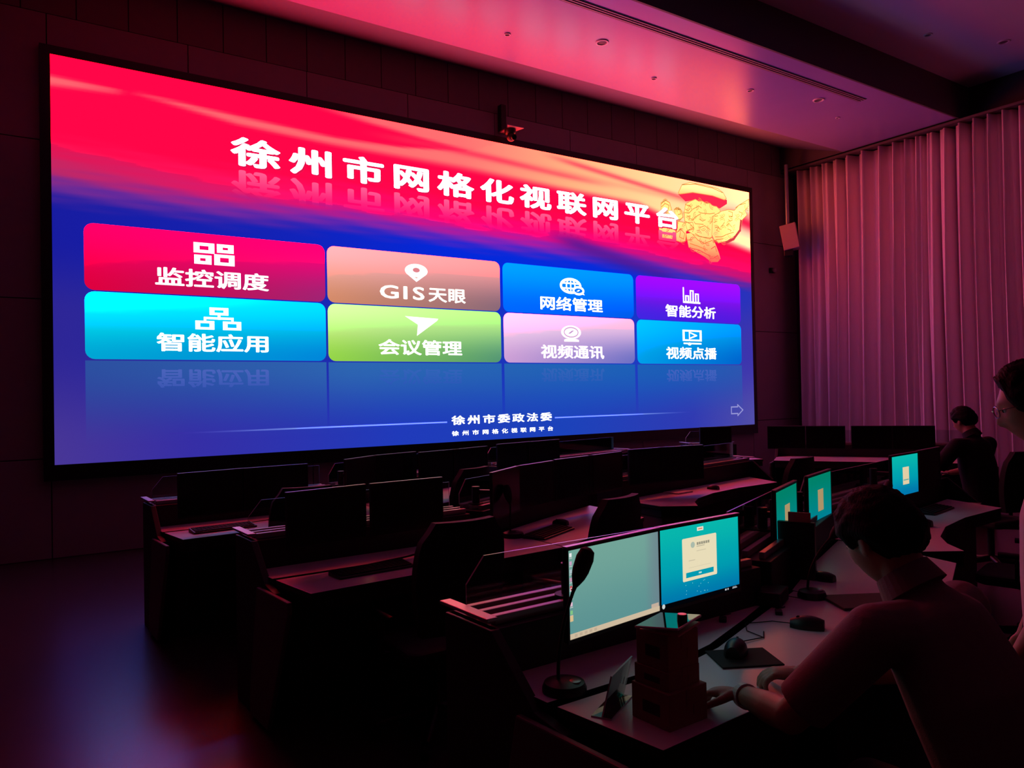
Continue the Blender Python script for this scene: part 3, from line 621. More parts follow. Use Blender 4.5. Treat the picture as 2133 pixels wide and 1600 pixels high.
for rn, s, s3 in ROWS:
    sh = lambda L, q: [off(p, q) for p in L]
    console(f'black control console with grey end panel at the aisle end of the {rn} row', *sh([(1.29, 2.35), (2.66, 2.39)], s), sh(A1P, s), sh(A1R, s), 'l')
    console(f'black control console in the angled middle of the {rn} row', *sh([(2.67, 2.40), (4.05, 3.01)], s), sh(A2P, s), None, '')
    console(f'black control console with a concave worktop at the inner end of the {rn} row', *sh([(4.14, 3.055), (6.40, 3.51)], s3), sh(A3P, s3), None, 'r', tip=sh(TIP, s3))
console('black control console with pale end panel across the aisle, facing the screen', (7.98, 7.64), (8.66, 7.42), [(7.70, 6.72), (8.30, 6.50), (8.55, 7.16), (7.92, 7.36)], None, 'l')
console('long black control console below the curtain, across the aisle', (9.05, 6.83), (10.35, 4.75), [(8.22, 6.28), (9.50, 4.23), (10.12, 4.62), (8.83, 6.68)], None, 'lr')

# ------------------------------------------------------------------ monitors
MW, MH = 0.475, 0.300
def picture(kind, w, h):
    p = Paint(w, h, 0.0004); p.boost = (1.0, 1.0, 1.0)
    if kind == 'desktop':
        p.grid(0, 1, 0, 1, 12, 10, lambda u, v: mixc(mixc((92, 146, 146), (114, 164, 152), ss(0, 1, v)), (110, 128, 140), ss(0.8, 1.0, u) * 0.8), 0)
        p.grid(0, 1, 0, 0.062, 12, 1, lambda u, v: (206, 186, 158), 1)
        for i, c in enumerate(((232, 232, 232), (196, 160, 190), (170, 190, 196), (196, 150, 176), (200, 74, 84), (206, 150, 170), (222, 186, 206), (130, 196, 130))):
            v = 0.945 - i * 0.092; p.poly([(0.012, v - 0.022), (0.036, v - 0.022), (0.036, v + 0.022), (0.012, v + 0.022)], c, 1)
            p.poly([(0.010, v - 0.040), (0.040, v - 0.040), (0.040, v - 0.030), (0.010, v - 0.030)], (190, 196, 196), 1)
        p.disc(0.024, 0.56, 0.011, 0.018, (238, 230, 230), 1.5); p.disc(0.024, 0.56, 0.007, 0.012, (150, 60, 76), 2)
        p.poly([(0.008, 0.20), (0.040, 0.20), (0.040, 0.27), (0.008, 0.27)], (216, 188, 140), 1)
        p.grid(0.90, 0.99, 0.062, 0.11, 4, 1, lambda u, v: (196, 174, 156), 1)
        for i in range(5): p.poly([(0.05 + 0.05 * i, 0.015), (0.078 + 0.05 * i, 0.015), (0.078 + 0.05 * i, 0.047), (0.05 + 0.05 * i, 0.047)], (190, 170, 146), 2)
    else:
        gr = kind == 'green'
        top, mid, bot = ((0, 128, 104), (0, 132, 128), (0, 128, 150)) if gr else ((8, 182, 172), (0, 160, 176), (0, 118, 172))
        p.grid(0, 1, 0.0, 1, 14, 16, lambda u, v: mixc(mixc(bot, mid, ss(0.0, 0.5, v)), top, ss(0.4, 1.0, v)), 0)
        if kind == 'login':
            p.grid(0, 1, 0, 0.055, 8, 1, lambda u, v: (2, 3, 8), 1)
            p.disc(0.030, 0.030, 0.018, 0.030, (200, 206, 206), 2)
            for u0, u1 in ((0.80, 0.822), (0.832, 0.85), (0.90, 0.965)): p.poly([(u0, 0.018), (u1, 0.018), (u1, 0.030 + (0.012 if u0 < 0.84 else 0)), (u0, 0.030 + (0.012 if u0 < 0.84 else 0))], (178, 182, 188), 2)
            p.poly([(0.905, 0.034), (0.955, 0.034), (0.955, 0.044), (0.905, 0.044)], (150, 156, 166), 2)
            p.poly([(0.455, 0.905), (0.535, 0.905), (0.535, 0.955), (0.455, 0.955)], (232, 226, 208), 1)
            p.poly([(0.468, 0.922), (0.522, 0.922), (0.522, 0.938), (0.468, 0.938)], (220, 130, 90), 2)
            cardc = lambda u, v: (232, 220, 184)
            p.grid(0.265, 0.70, 0.275, 0.835, 6, 6, cardc, 2, r=0.02)
            p.disc(0.395, 0.735, 0.026, 0.040, (170, 186, 170), 3)
            for i in range(6): p.poly([(0.445 + 0.028 * i, 0.722), (0.467 + 0.028 * i, 0.722), (0.467 + 0.028 * i, 0.758), (0.445 + 0.028 * i, 0.758)], (150, 146, 126), 3)
            p.poly([(0.442, 0.700), (0.545, 0.700), (0.545, 0.709), (0.442, 0.709)], (176, 170, 146), 3)
            p.poly([(0.44, 0.640), (0.56, 0.640), (0.56, 0.650), (0.44, 0.650)], (206, 196, 166), 3)
            p.poly([(0.34, 0.530), (0.42, 0.530), (0.42, 0.540), (0.34, 0.540)], (200, 190, 162), 3)
            p.poly([(0.34, 0.440), (0.62, 0.440), (0.62, 0.445), (0.34, 0.445)], (210, 200, 170), 3)
            p.poly([(0.305, 0.318), (0.655, 0.318), (0.655, 0.385), (0.305, 0.385)], (0, 154, 176), 3)
            p.poly([(0.462, 0.342), (0.498, 0.342), (0.498, 0.362), (0.462, 0.362)], (190, 224, 216), 4)
            r_ = random.Random(5)
            for i in range(14): p.disc(r_.uniform(0.3, 0.6), r_.uniform(0.07, 0.25), 0.004, 0.006, (120, 210, 214), 1, n=8)
        else:
            p.grid(0.40, 0.64, 0.26, 0.70, 4, 4, lambda u, v: (226, 206, 166) if not gr else (170, 146, 104), 2)
            if not gr: p.poly([(0.42, 0.36), (0.62, 0.36), (0.62, 0.39), (0.42, 0.39)], (110, 170, 160), 3)
    return p
def monitor(cx, cy, ang, label, kind=None, ztop=1.165, group='unlit black monitors', arm=True, arm_y=None):
    t = thing('computer_monitor', label, 'monitor', (cx, cy, ztop - MH), ang, group)
    b = MB(); b.box(-MW / 2, MW / 2, 0.0, 0.016, 0, MH); b.box(-0.17, 0.17, 0.016, 0.040, 0.06, 0.25)
    b.build('housing', M['plastic'], t, False, 0.004)
    MB().box(-MW / 2, MW / 2, -0.006, 0.014, MH, MH + 0.005).build('top_edge', M['silver'], t)
    f = MB(); e = 0.008; lo = 0.012
    f.box(-MW / 2, MW / 2, -0.006, 0.0, 0, lo); f.box(-MW / 2, MW / 2, -0.006, 0, MH - e, MH); f.box(-MW / 2, -MW / 2 + e, -0.006, 0, lo, MH - e); f.box(MW / 2 - e, MW / 2, -0.006, 0, lo, MH - e)
    f.build('bezel', M['bezel'], t)
    if kind:
        p = picture(kind, MW - 2 * e, MH - e - lo); o = p.build('display', t); o.location = (-MW / 2 + e, -0.003, lo)
        o['label'] = 'lit display picture'
    else:
        MB().box(-MW / 2 + e, MW / 2 - e, -0.004, 0.0, lo, MH - e).build('display', M['off'], t)
    if arm:
        dz = 0.93 - (ztop - MH)
        a = MB(); a.box(-0.05, 0.05, 0.040, 0.052, 0.10, 0.20); a.box(-0.020, 0.020, 0.050, arm_y or 0.22, 0.135, 0.165)
        a.build('monitor_arm', M['plastic'], t, False, 0.004)
        y = (arm_y or 0.22); q = MB(); q.cyl((0, y, dz + 0.004), (0, y, 0.185), 0.026, None, 20); q.cyl((0, y, dz + 0.002), (0, y, dz + 0.012), 0.05, None, 20)
        q.build('arm_post', M['plastic'], t, True)
    return t
R_ = math.radians
monitor(1.716, 1.952, R_(8), 'lit monitor showing a plain grey-teal desktop, behind the black gooseneck microphone', 'desktop', group='lit monitors')
monitor(2.183, 2.004, R_(4), 'lit monitor showing a cream sign-in card on bright teal, beside the plain desktop monitor', 'login', group='lit monitors')
monitor(3.300, 2.452, R_(24), 'dim green lit monitor seen edge-on behind the standing file holder', 'green', group='lit monitors', arm_y=0.12)
monitor(3.930, 2.693, R_(19), 'dim green lit monitor with a tan card, behind the seated man', 'green', group='lit monitors', arm_y=0.12)
monitor(5.36, 2.985, R_(8), 'lit teal monitor with a small cream card, above the concave worktop', 'card', 1.175, group='lit monitors')
monitor(5.88, 3.085, R_(10), 'unlit monitor next to the lit teal monitor above the concave worktop', None, 1.175)
ML = dict(B=[(1.479, 4.000, 8.5), (1.976, 4.042, 3.2), (2.76, 4.19, 34), (3.135, 4.388, 21), (3.64, 4.578, 14), (4.043, 4.686, 16), (4.67, 4.842, 0), (5.038, 4.812, -7)],
          C=[(1.246, 5.577, 8.7), (1.695, 5.614, 3.0), (2.487, 5.900, 32), (2.849, 6.052, 15), (3.281, 6.051, 13), (3.666, 6.155, 18), (4.33, 6.414, 11), (4.757, 6.488, 11)])
words = dict(B=['left half of the aisle-end pair in the middle row', 'right half of the aisle-end pair in the middle row', 'left one above the pink worktop in the middle row', 'right one above the pink worktop in the middle row',
                'left monitor of the third pair in the middle row', 'right monitor of the third pair in the middle row', 'left monitor of the innermost pair in the middle row', 'right monitor of the innermost pair in the middle row'],
             C=['left half of the aisle-end pair in the farthest row', 'right half of the aisle-end pair in the farthest row', 'left monitor of the second pair in the farthest row', 'right monitor of the second pair in the farthest row',
                'left monitor of the third pair in the farthest row', 'right monitor of the third pair in the farthest row', 'left monitor of the innermost pair in the farthest row', 'right monitor of the innermost pair in the farthest row'])
for r in 'BC':
    for k, (x, y, a) in enumerate(ML[r]): monitor(x, y, R_(a), 'unlit monitor, ' + words[r][k])
for k, (x, y, a, lb) in enumerate([(8.03, 7.05, -18, 'unlit monitor on the console with the pale end panel across the aisle'), (8.68, 6.42, -58, 'unlit monitor against the curtain, first from the screen'), (8.93, 6.01, -58, 'unlit monitor against the curtain, second from the screen'),
                                   (9.22, 5.55, -58, 'unlit monitor against the curtain, third from the screen'), (9.47, 5.15, -58, 'unlit monitor against the curtain, fourth from the screen')]):
    monitor(x, y, R_(a), lb)

# ------------------------------------------------------------------ desk things
def gooseneck(base, head, label, bz=0.75, r=0.068, hl=0.115, group='gooseneck microphones'):
    t = thing('desk_microphone', label, 'microphone', (base[0], base[1], bz), 0, group)
    MB().lathe([(r, 0.0), (r, 0.012), (r * 0.9, 0.028), (r * 0.55, 0.036), (0.02, 0.038)], 32).build('base', M['plastic'], t, True)
    MB().lathe([(r * 0.3, 0.0), (r * 0.3, 0.006), (r * 0.2, 0.008)], 20, 0, (r * 0.25, -r * 0.4, 0.030)).build('talk_button', M['silver'], t, True)
    h = Vector((head[0] - base[0], head[1] - base[1], head[2] - bz)); n = 14
    # the neck rises straight from the base and leans over towards the head
    p0 = Vector((-0.015, 0.01, 0.03)); p1 = Vector((-0.018, 0.01, h.z * 0.45)); p3 = h - h.normalized() * 0.03 - Vector((0, 0, 0.02)); p2 = Vector((h.x * 0.45, h.y * 0.45, h.z * 0.72))
    pts = [p0 * (1 - s) ** 3 + p1 * 3 * s * (1 - s) ** 2 + p2 * 3 * s * s * (1 - s) + p3 * s ** 3 for s in [k / n for k in range(n + 1)]]
    MB().tube(pts, [0.0055] * (n - 1) + [0.007, 0.010], 10).build('gooseneck', M['rubber'], t, True)
    d = (pts[-1] - pts[-3]).normalized(); c = pts[-1]
    hh = MB(); hh.tube([c - d * 0.01, c, c + d * 0.018, c + d * hl * 0.35, c + d * hl * 0.7, c + d * hl * 0.92, c + d * hl], [0.008, 0.013, 0.021, 0.026, 0.028, 0.022, 0.008], 18)
    hh.build('windshield', M['rubber'], t, True)
    return t
gooseneck((1.425, 1.865), (1.480, 1.861, 1.118), 'large gooseneck microphone silhouetted against the grey-teal desktop monitor')
gooseneck((2.92, 2.05), (3.06, 2.03, 1.045), 'gooseneck microphone beside the head of the seated man, in front of the green monitor', r=0.06)
gooseneck((4.55, 2.68), (4.72, 2.75, 1.03), 'gooseneck microphone leaning across the lit teal monitor with small card', r=0.06)
gooseneck((2.72, 4.06), (2.72, 4.10, 1.02), 'gooseneck microphone on the pink worktop of the middle row', r=0.07)
def keyboard(x, y, a, label, z=0.75, w=0.43, d=0.14):
    t = thing('keyboard', label, 'keyboard', (x, y, z), a, 'black keyboards')
    MB().prism([(-d / 2, 0), (d / 2, 0), (d / 2, 0.026), (-d / 2, 0.012)], -w / 2, w / 2, 0, None, lambda yy, zz, xx: (xx, yy, zz)).build('case', M['plastic'], t, False, 0.004)
    k = MB()
    for r in range(5):
        n = 15
        for i in range(n):
            x0 = -w / 2 + 0.012 + (w - 0.024) * i / n; y0 = -d / 2 + 0.012 + (d - 0.024) * r / 5
            if r == 0 and 4 <= i <= 9: continue
            zz = 0.012 + 0.014 * (y0 + d / 2) / d
            k.box(x0, x0 + (w - 0.024) / n - 0.004, y0, y0 + (d - 0.024) / 5 - 0.004, zz, zz + 0.006)
        if r == 0: k.box(-w / 2 + 0.012 + (w - 0.024) * 4 / n, -w / 2 + 0.012 + (w - 0.024) * 10 / n - 0.004, -d / 2 + 0.012, -d / 2 + 0.012 + (d - 0.024) / 5 - 0.004, 0.014, 0.020)
    k.build('keys', M['rubber'], t)
    return t
def mouse(x, y, a, label, z=0.75, s=1.0, cable=None):
    t = thing('computer_mouse', label, 'mouse', (x, y, z), a, 'computer mice')
    b = MB(); n = 16; rings = []
    for j in range(9):
        f = j / 8; yy = (-0.055 + 0.11 * f) * s; hw = 0.033 * s * math.sin(PI * (0.12 + 0.80 * f)) ** 0.5; hz = (0.012 + 0.030 * math.sin(PI * (0.15 + 0.62 * (1 - f)))) * s
        rings.append([(hw * math.cos(PI * k / (n - 1)), yy, 0.001 + hz * math.sin(PI * k / (n - 1)) ** 0.8) for k in range(n)])
    for r in rings: b.v += r
    for j in range(8):
        for k in range(n - 1): b.f.append([j * n + k, j * n + k + 1, (j + 1) * n + k + 1, (j + 1) * n + k]); b.m.append(0)
        b.f.append([j * n, (j + 1) * n, (j + 1) * n + n - 1, j * n + n - 1]); b.m.append(0)
    b.f.append(list(range(n))); b.m.append(0); b.f.append(list(range(8 * n, 9 * n))); b.m.append(0)
    b.build('shell', M['plastic'], t, True)
    MB().cyl((-0.003, 0.028 * s, 0.031 * s), (0.003, 0.028 * s, 0.031 * s), 0.009 * s, None, 14).build('scroll_wheel', M['rubber'], t, True)
    if cable: MB().tube([Vector(p) for p in cable], 0.002, 6).build('cable', M['rubber'], t, True)
    return t
def slab(name, label, cat, x, y, a, w, d, h, m, z=0.75, group=None, bev=0.003):
    return tag(MB().box(-w / 2, w / 2, -d / 2, d / 2, 0, h).build(name, m, None, False, bev, (x, y, z), a), label, cat, group)
slab('mouse_pad', 'dark mouse pad with a mouse on it, beside the carton stack', 'mouse pad', 2.075, 1.725, R_(-28), 0.21, 0.17, 0.006, M['rubber'])
mouse(2.085, 1.765, R_(-60), 'black mouse on the dark pad beside the carton stack', 0.757, 1.15, [(0, 0.06, 0.012), (-0.01, 0.12, 0.0), (0.06, 0.22, -0.004), (0.05, 0.29, -0.004)])
mouse(2.53, 1.80, R_(30), 'dark mouse with a curled cable, in front of the seated man', 0.75, 1.1, [(0, 0.06, 0.012), (0.03, 0.13, 0.004), (-0.04, 0.22, 0.004), (-0.13, 0.20, 0.004), (-0.19, 0.13, 0.004)])
mouse(3.22, 2.20, R_(10), 'small mouse on the angled worktop beyond the dark clipboard', 0.75, 1.0, [(0, 0.06, 0.012), (-0.03, 0.1, 0.004), (-0.12, 0.12, 0.004), (-0.24, 0.05, 0.004)])
slab('clipboard', 'dark green clipboard lying beside the face of the seated man', 'clipboard', 3.02, 1.86, R_(-30), 0.30, 0.21, 0.012, M['sheet'])
t = thing('control_box', 'small black control box below the corner of the sign-in monitor', 'box', (2.72, 2.10, 0.75), R_(25))
MB().box(-0.08, 0.08, -0.05, 0.05, 0, 0.06).build('case', M['plastic'], t, False, 0.006); MB().box(-0.06, 0.06, -0.052, -0.050, 0.012, 0.048).build('front_plate', M['rubber'], t)
MB().tube([(0.06, -0.05, 0.02), (0.1, -0.12, 0.004), (0.16, -0.17, 0.004), (0.2, -0.16, 0.004)], 0.002, 6).build('cable', M['rubber'], t, True)
t = thing('file_holder', 'slim black file holder with a pink sheet standing at the edge of a green monitor', 'file holder', (3.16, 2.30, 0.75), R_(24))
MB().box(-0.016, 0.016, -0.09, 0.09, 0, 0.27).build('case', M['plastic'], t, False, 0.003); MB().box(-0.010, 0.004, -0.07, 0.03, 0.02, 0.315).build('sheet', M['pcover'], t)
for x, y, lb in ((2.35, 2.05, 'dark cable plug on the worktop below the sign-in monitor'), (2.60, 1.98, 'small dark adapter on the worktop near the control box')):
    t = thing('cable_adapter', lb, 'adapter', (x, y, 0.75), R_(40), 'small adapters on the near worktop')
    MB().box(-0.022, 0.022, -0.014, 0.014, 0, 0.016).build('case', M['plastic'], t, False, 0.004); MB().tube([(0.02, 0, 0.008), (0.06, 0.01, 0.004), (0.10, -0.03, 0.004)], 0.002, 6).build('cable', M['rubber'], t, True)
keyboard(5.62, 2.92, R_(10), 'dark keyboard on the concave worktop under the lit teal monitor')
mouse(4.97, 2.67, R_(10), 'dark mouse on the concave worktop near its curved front edge', 0.75, 1.2)
keyboard(2.96, 4.00, R_(26), 'black keyboard on the pink worktop of the middle row', d=0.16)
mouse(3.22, 4.22, R_(26), 'black mouse just past the keyboard on the pink worktop')
keyboard(1.62, 3.74, R_(4), 'black keyboard on the aisle end worktop of the middle row')
keyboard(1.32, 5.62, R_(4), 'black keyboard on the aisle end worktop of the farthest row')
mouse(2.02, 3.72, R_(4), 'black mouse on the aisle end worktop of the middle row')
mouse(5.45, 4.83, R_(10), 'black mouse on the purple worktop at the inner end of the middle row')
slab('note_pad', 'pink note pad on the purple worktop at the inner end of the middle row', 'note pad', 5.05, 4.88, R_(8), 0.22, 0.16, 0.012, M['white'])

# carton stack, with a tablet and a card on its top
def carton(x, y, a, z, w, d, h, label, flap=False):
    t = thing('carton', label, 'carton', (x, y, z), a, 'small cartons stacked on the near console')
    MB().box(0, w, 0, d, 0, h).build('board', M['carton'], t, False, 0.002)
    MB().box(w * 0.44, w * 0.56, -0.0008, d + 0.0008, h * 0.55, h + 0.0008).build('tape', M['carton_tape'], t)
    MB().box(-0.0010, 0.0, d * 0.25, d * 0.70, h * 0.30, h * 0.62).build('print', M['print_'], t)
    MB().box(w * 0.62, w * 0.88, -0.0010, 0.0, h * 0.25, h * 0.55).build('paper_label', M['carton_tape'], t)
    return t
carton(1.470, 1.470, R_(2), 0.750, 0.150, 0.140, 0.098, 'bottom carton of the stack of three on the near worktop')
carton(1.480, 1.482, R_(4), 0.848, 0.130, 0.122, 0.052, 'flat middle carton of the stack of three on the near worktop')
carton(1.482, 1.484, R_(3), 0.900, 0.125, 0.115, 0.098, 'tall top carton of the stack of three, under the tablet')
slab('folder', 'thin red-edged folder under the tablet on top of the carton stack', 'folder', 1.545, 1.535, R_(20), 0.150, 0.115, 0.006, M['book'], 0.9985)
t = thing('tablet', 'glossy black tablet with pale edge lying on the carton stack, mirroring a monitor', 'tablet', (1.540, 1.535, 1.0130), R_(24))
t.rotation_euler = (R_(-4.5), R_(3.2), R_(24))
MB().box(-0.095, 0.095, -0.062, 0.062, 0.0, 0.006).build('back_shell', M['white'], t, False, 0.002)
MB().box(-0.092, 0.092, -0.059, 0.059, 0.006, 0.0066).build('front_glass', M['tablet'], t)
t = thing('bottle_cap', 'small dark ribbed bottle cap standing on the tablet', 'cap', (1.556, 1.500, 1.0215))
MB().lathe([(0.014, 0.0), (0.014, 0.017), (0.0125, 0.019)], 24).build('ribbed_side', M['plastic'], t, True)
MB().lathe([(0.0125, 0.019), (0.012, 0.0200), (0.004, 0.0202)], 24).build('top', M['silver'], t, True)
# clear name stand
t = thing('name_stand', 'clear acrylic name stand between the microphone base and the cartons', 'name stand', (1.462, 1.690, 0.75), R_(29))
MB().box(-0.09, 0.09, -0.030, 0.030, 0.0, 0.004).build('foot', [M['acrylic']], t)
f = MB(); ti = Matrix.Rotation(R_(14), 4, 'X'); f.box(-0.09, 0.09, -0.004, 0.0, 0.004, 0.125, 0, ti); f.build('upright', [M['acrylic']], t)
f = MB(); f.box(-0.0905, -0.09, -0.030, 0.030, 0, 0.0042); f.box(-0.09, 0.09, -0.0306, -0.030, 0, 0.0042); f.box(-0.09, 0.09, -0.0042, 0.0002, 0.125, 0.1256, 0, ti); f.box(-0.0906, -0.09, -0.0042, 0.0002, 0.004, 0.1256, 0, ti); f.build('polished_edge', M['acr_edge'], t)

# ------------------------------------------------------------------ chairs
def chair(x, y, a, label):
    t = thing('office_chair', label, 'chair', (x, y, 0), a, 'black office chairs')
    b = MB(); b.prism([(-0.24, -0.20), (-0.20, -0.24), (0.20, -0.24), (0.24, -0.20), (0.23, 0.20), (0.18, 0.25), (-0.18, 0.25), (-0.23, 0.20)], 0.41, 0.475); b.build('seat', M['chairfab'], t, False, 0.02)
    bk = MB(); nx, nz = 8, 12
    for s_ in (0.0, 0.045):
        for j in range(nz + 1):
            f = j / nz; z = 0.56 + 0.52 * f; hw = 0.205 + 0.03 * math.sin(PI * f) - 0.05 * ss(0.8, 1, f)
            for i in range(nx + 1):
                g = -1 + 2 * i / nx; bk.v.append((hw * g, -0.27 - 0.06 * f + 0.035 * g * g - s_ + 0.02 * math.sin(PI * f), z))
    n = nx + 1; o2 = (nz + 1) * n
    for j in range(nz):
        for i in range(nx):
            q = [j * n + i, j * n + i + 1, (j + 1) * n + i + 1, (j + 1) * n + i]; bk.f += [q, [o2 + k for k in reversed(q)]]; bk.m += [0, 0]
    rim = [i for i in range(n)] + [j * n + nx for j in range(1, nz + 1)] + [nz * n + i for i in range(nx - 1, -1, -1)] + [j * n for j in range(nz - 1, 0, -1)]
    for k in range(len(rim)): p, q = rim[k], rim[(k + 1) % len(rim)]; bk.f.append([p, q, o2 + q, o2 + p]); bk.m.append(0)
    bk.build('backrest', M['chairfab'], t, True)
    MB().tube([(0, -0.10, 0.40), (0, -0.28, 0.42), (0, -0.33, 0.52), (0, -0.33, 0.72)], 0.022, 10).build('back_bar', M['plastic'], t, True)
    for s_ in (-1, 1): MB().tube([(s_ * 0.20, 0.0, 0.42), (s_ * 0.28, 0.0, 0.44), (s_ * 0.28, 0.0, 0.60), (s_ * 0.28, -0.12, 0.62), (s_ * 0.28, 0.10, 0.62)], 0.018, 10).build('armrest', M['plastic'], t, True)
    MB().cyl((0, 0, 0.08), (0, 0, 0.41), 0.028, None, 16).build('column', M['plastic'], t, True)
    for k in range(5):
        an = 2 * PI * k / 5 + 0.3; cx, sx = math.cos(an), math.sin(an)
        lg = MB().tube([(0, 0, 0.11), (0.16 * cx, 0.16 * sx, 0.09), (0.29 * cx, 0.29 * sx, 0.065)], [0.03, 0.024, 0.018], 10).build('leg', M['plastic'], t, True)
        MB().cyl((0.29 * cx - 0.02 * sx, 0.29 * sx + 0.02 * cx, 0.028), (0.29 * cx + 0.02 * sx, 0.29 * sx - 0.02 * cx, 0.028), 0.028, None, 14).build('caster', M['rubber'], lg, True)
    return t
chair(1.90, 0.74, R_(0), 'black office chair under the seated man at the near console')
chair(1.79, 3.40, R_(0), 'black office chair in front of the aisle end pair of the middle row')
chair(2.77, 3.50, R_(16), 'black office chair in front of the angled middle console of the middle row')
chair(1.72, 5.25, R_(-6), 'black office chair in front of the aisle end pair of the farthest row')
chair(3.05, 5.55, R_(20), 'black office chair in front of the angled middle console of the farthest row')
chair(5.35, 2.22, R_(14), 'black office chair tucked into the concave worktop behind the standing man')
chair(3.62, 1.42, R_(22), 'black office chair at the angled console past the seated man')
chair(5.55, 4.30, R_(8), 'black office chair at the inner end of the middle row')

# ------------------------------------------------------------------ people
def voxel(mb, name, size, smooth_it=3):
    me = mb.mesh(name + '_raw'); ob = bpy.data.objects.new(name + '_raw', me); C.objects.link(ob)
    r = ob.modifiers.new('r', 'REMESH'); r.mode = 'VOXEL'; r.voxel_size = size; r.use_smooth_shade = True
    if smooth_it:
        sm = ob.modifiers.new('s', 'SMOOTH'); sm.factor = 0.5; sm.iterations = smooth_it
    dg = bpy.context.evaluated_depsgraph_get(); dg.update()
    out = bpy.data.meshes.new_from_object(ob.evaluated_get(dg)); out.name = name
    bpy.data.objects.remove(ob); bpy.data.meshes.remove(me)
    return out
def link(name, me, m, parent):
    me.materials.clear(); me.materials.append(m)
    for p in me.polygons: p.use_smooth = True
    o = bpy.data.objects.new(name, me); C.objects.link(o); o.parent = parent
    return o
def g(x, c, w): return math.exp(-((x - c) / w) ** 2)
def head_point(d):
    """a unit direction (face towards +Y) to a point on the head"""
    x, y, z = d.x, d.y, d.z
    p = Vector((x * 0.076, y * 0.094 if y > 0 else y * 0.100, z * 0.118))
    if z < 0:
        k = min(1, -z); p.x *= 1 - 0.26 * k; p.y *= 1 - 0.10 * k
        if y < 0: p.y *= 1 - 0.35 * k; p.z *= 1 - 0.12 * k
    if y > 0:
        f = y ** 0.7; X, Z = p.x, p.z
        p.y += f * (0.006 * g(Z, 0.036, 0.014)                                   # brow
                    - 0.008 * (g(X, 0.031, 0.014) + g(X, -0.031, 0.014)) * g(Z, 0.012, 0.013)      # eye sockets
                    + 0.004 * (g(X, 0.042, 0.016) + g(X, -0.042, 0.016)) * g(Z, -0.022, 0.018)     # cheekbones
                    + 0.024 * g(X, 0, 0.0105) * g(Z, -0.026, 0.016) + 0.010 * g(X, 0, 0.010) * g(Z, 0.0, 0.022)   # nose
                    + 0.006 * (g(X, 0.012, 0.007) + g(X, -0.012, 0.007)) * g(Z, -0.034, 0.008)     # nostrils
                    + 0.008 * g(X, 0, 0.022) * (g(Z, -0.056, 0.006) + g(Z, -0.070, 0.007)) - 0.003 * g(X, 0, 0.02) * g(Z, -0.063, 0.003)   # lips
                    + 0.009 * g(X, 0, 0.020) * g(Z, -0.096, 0.014))                                # chin
    return p
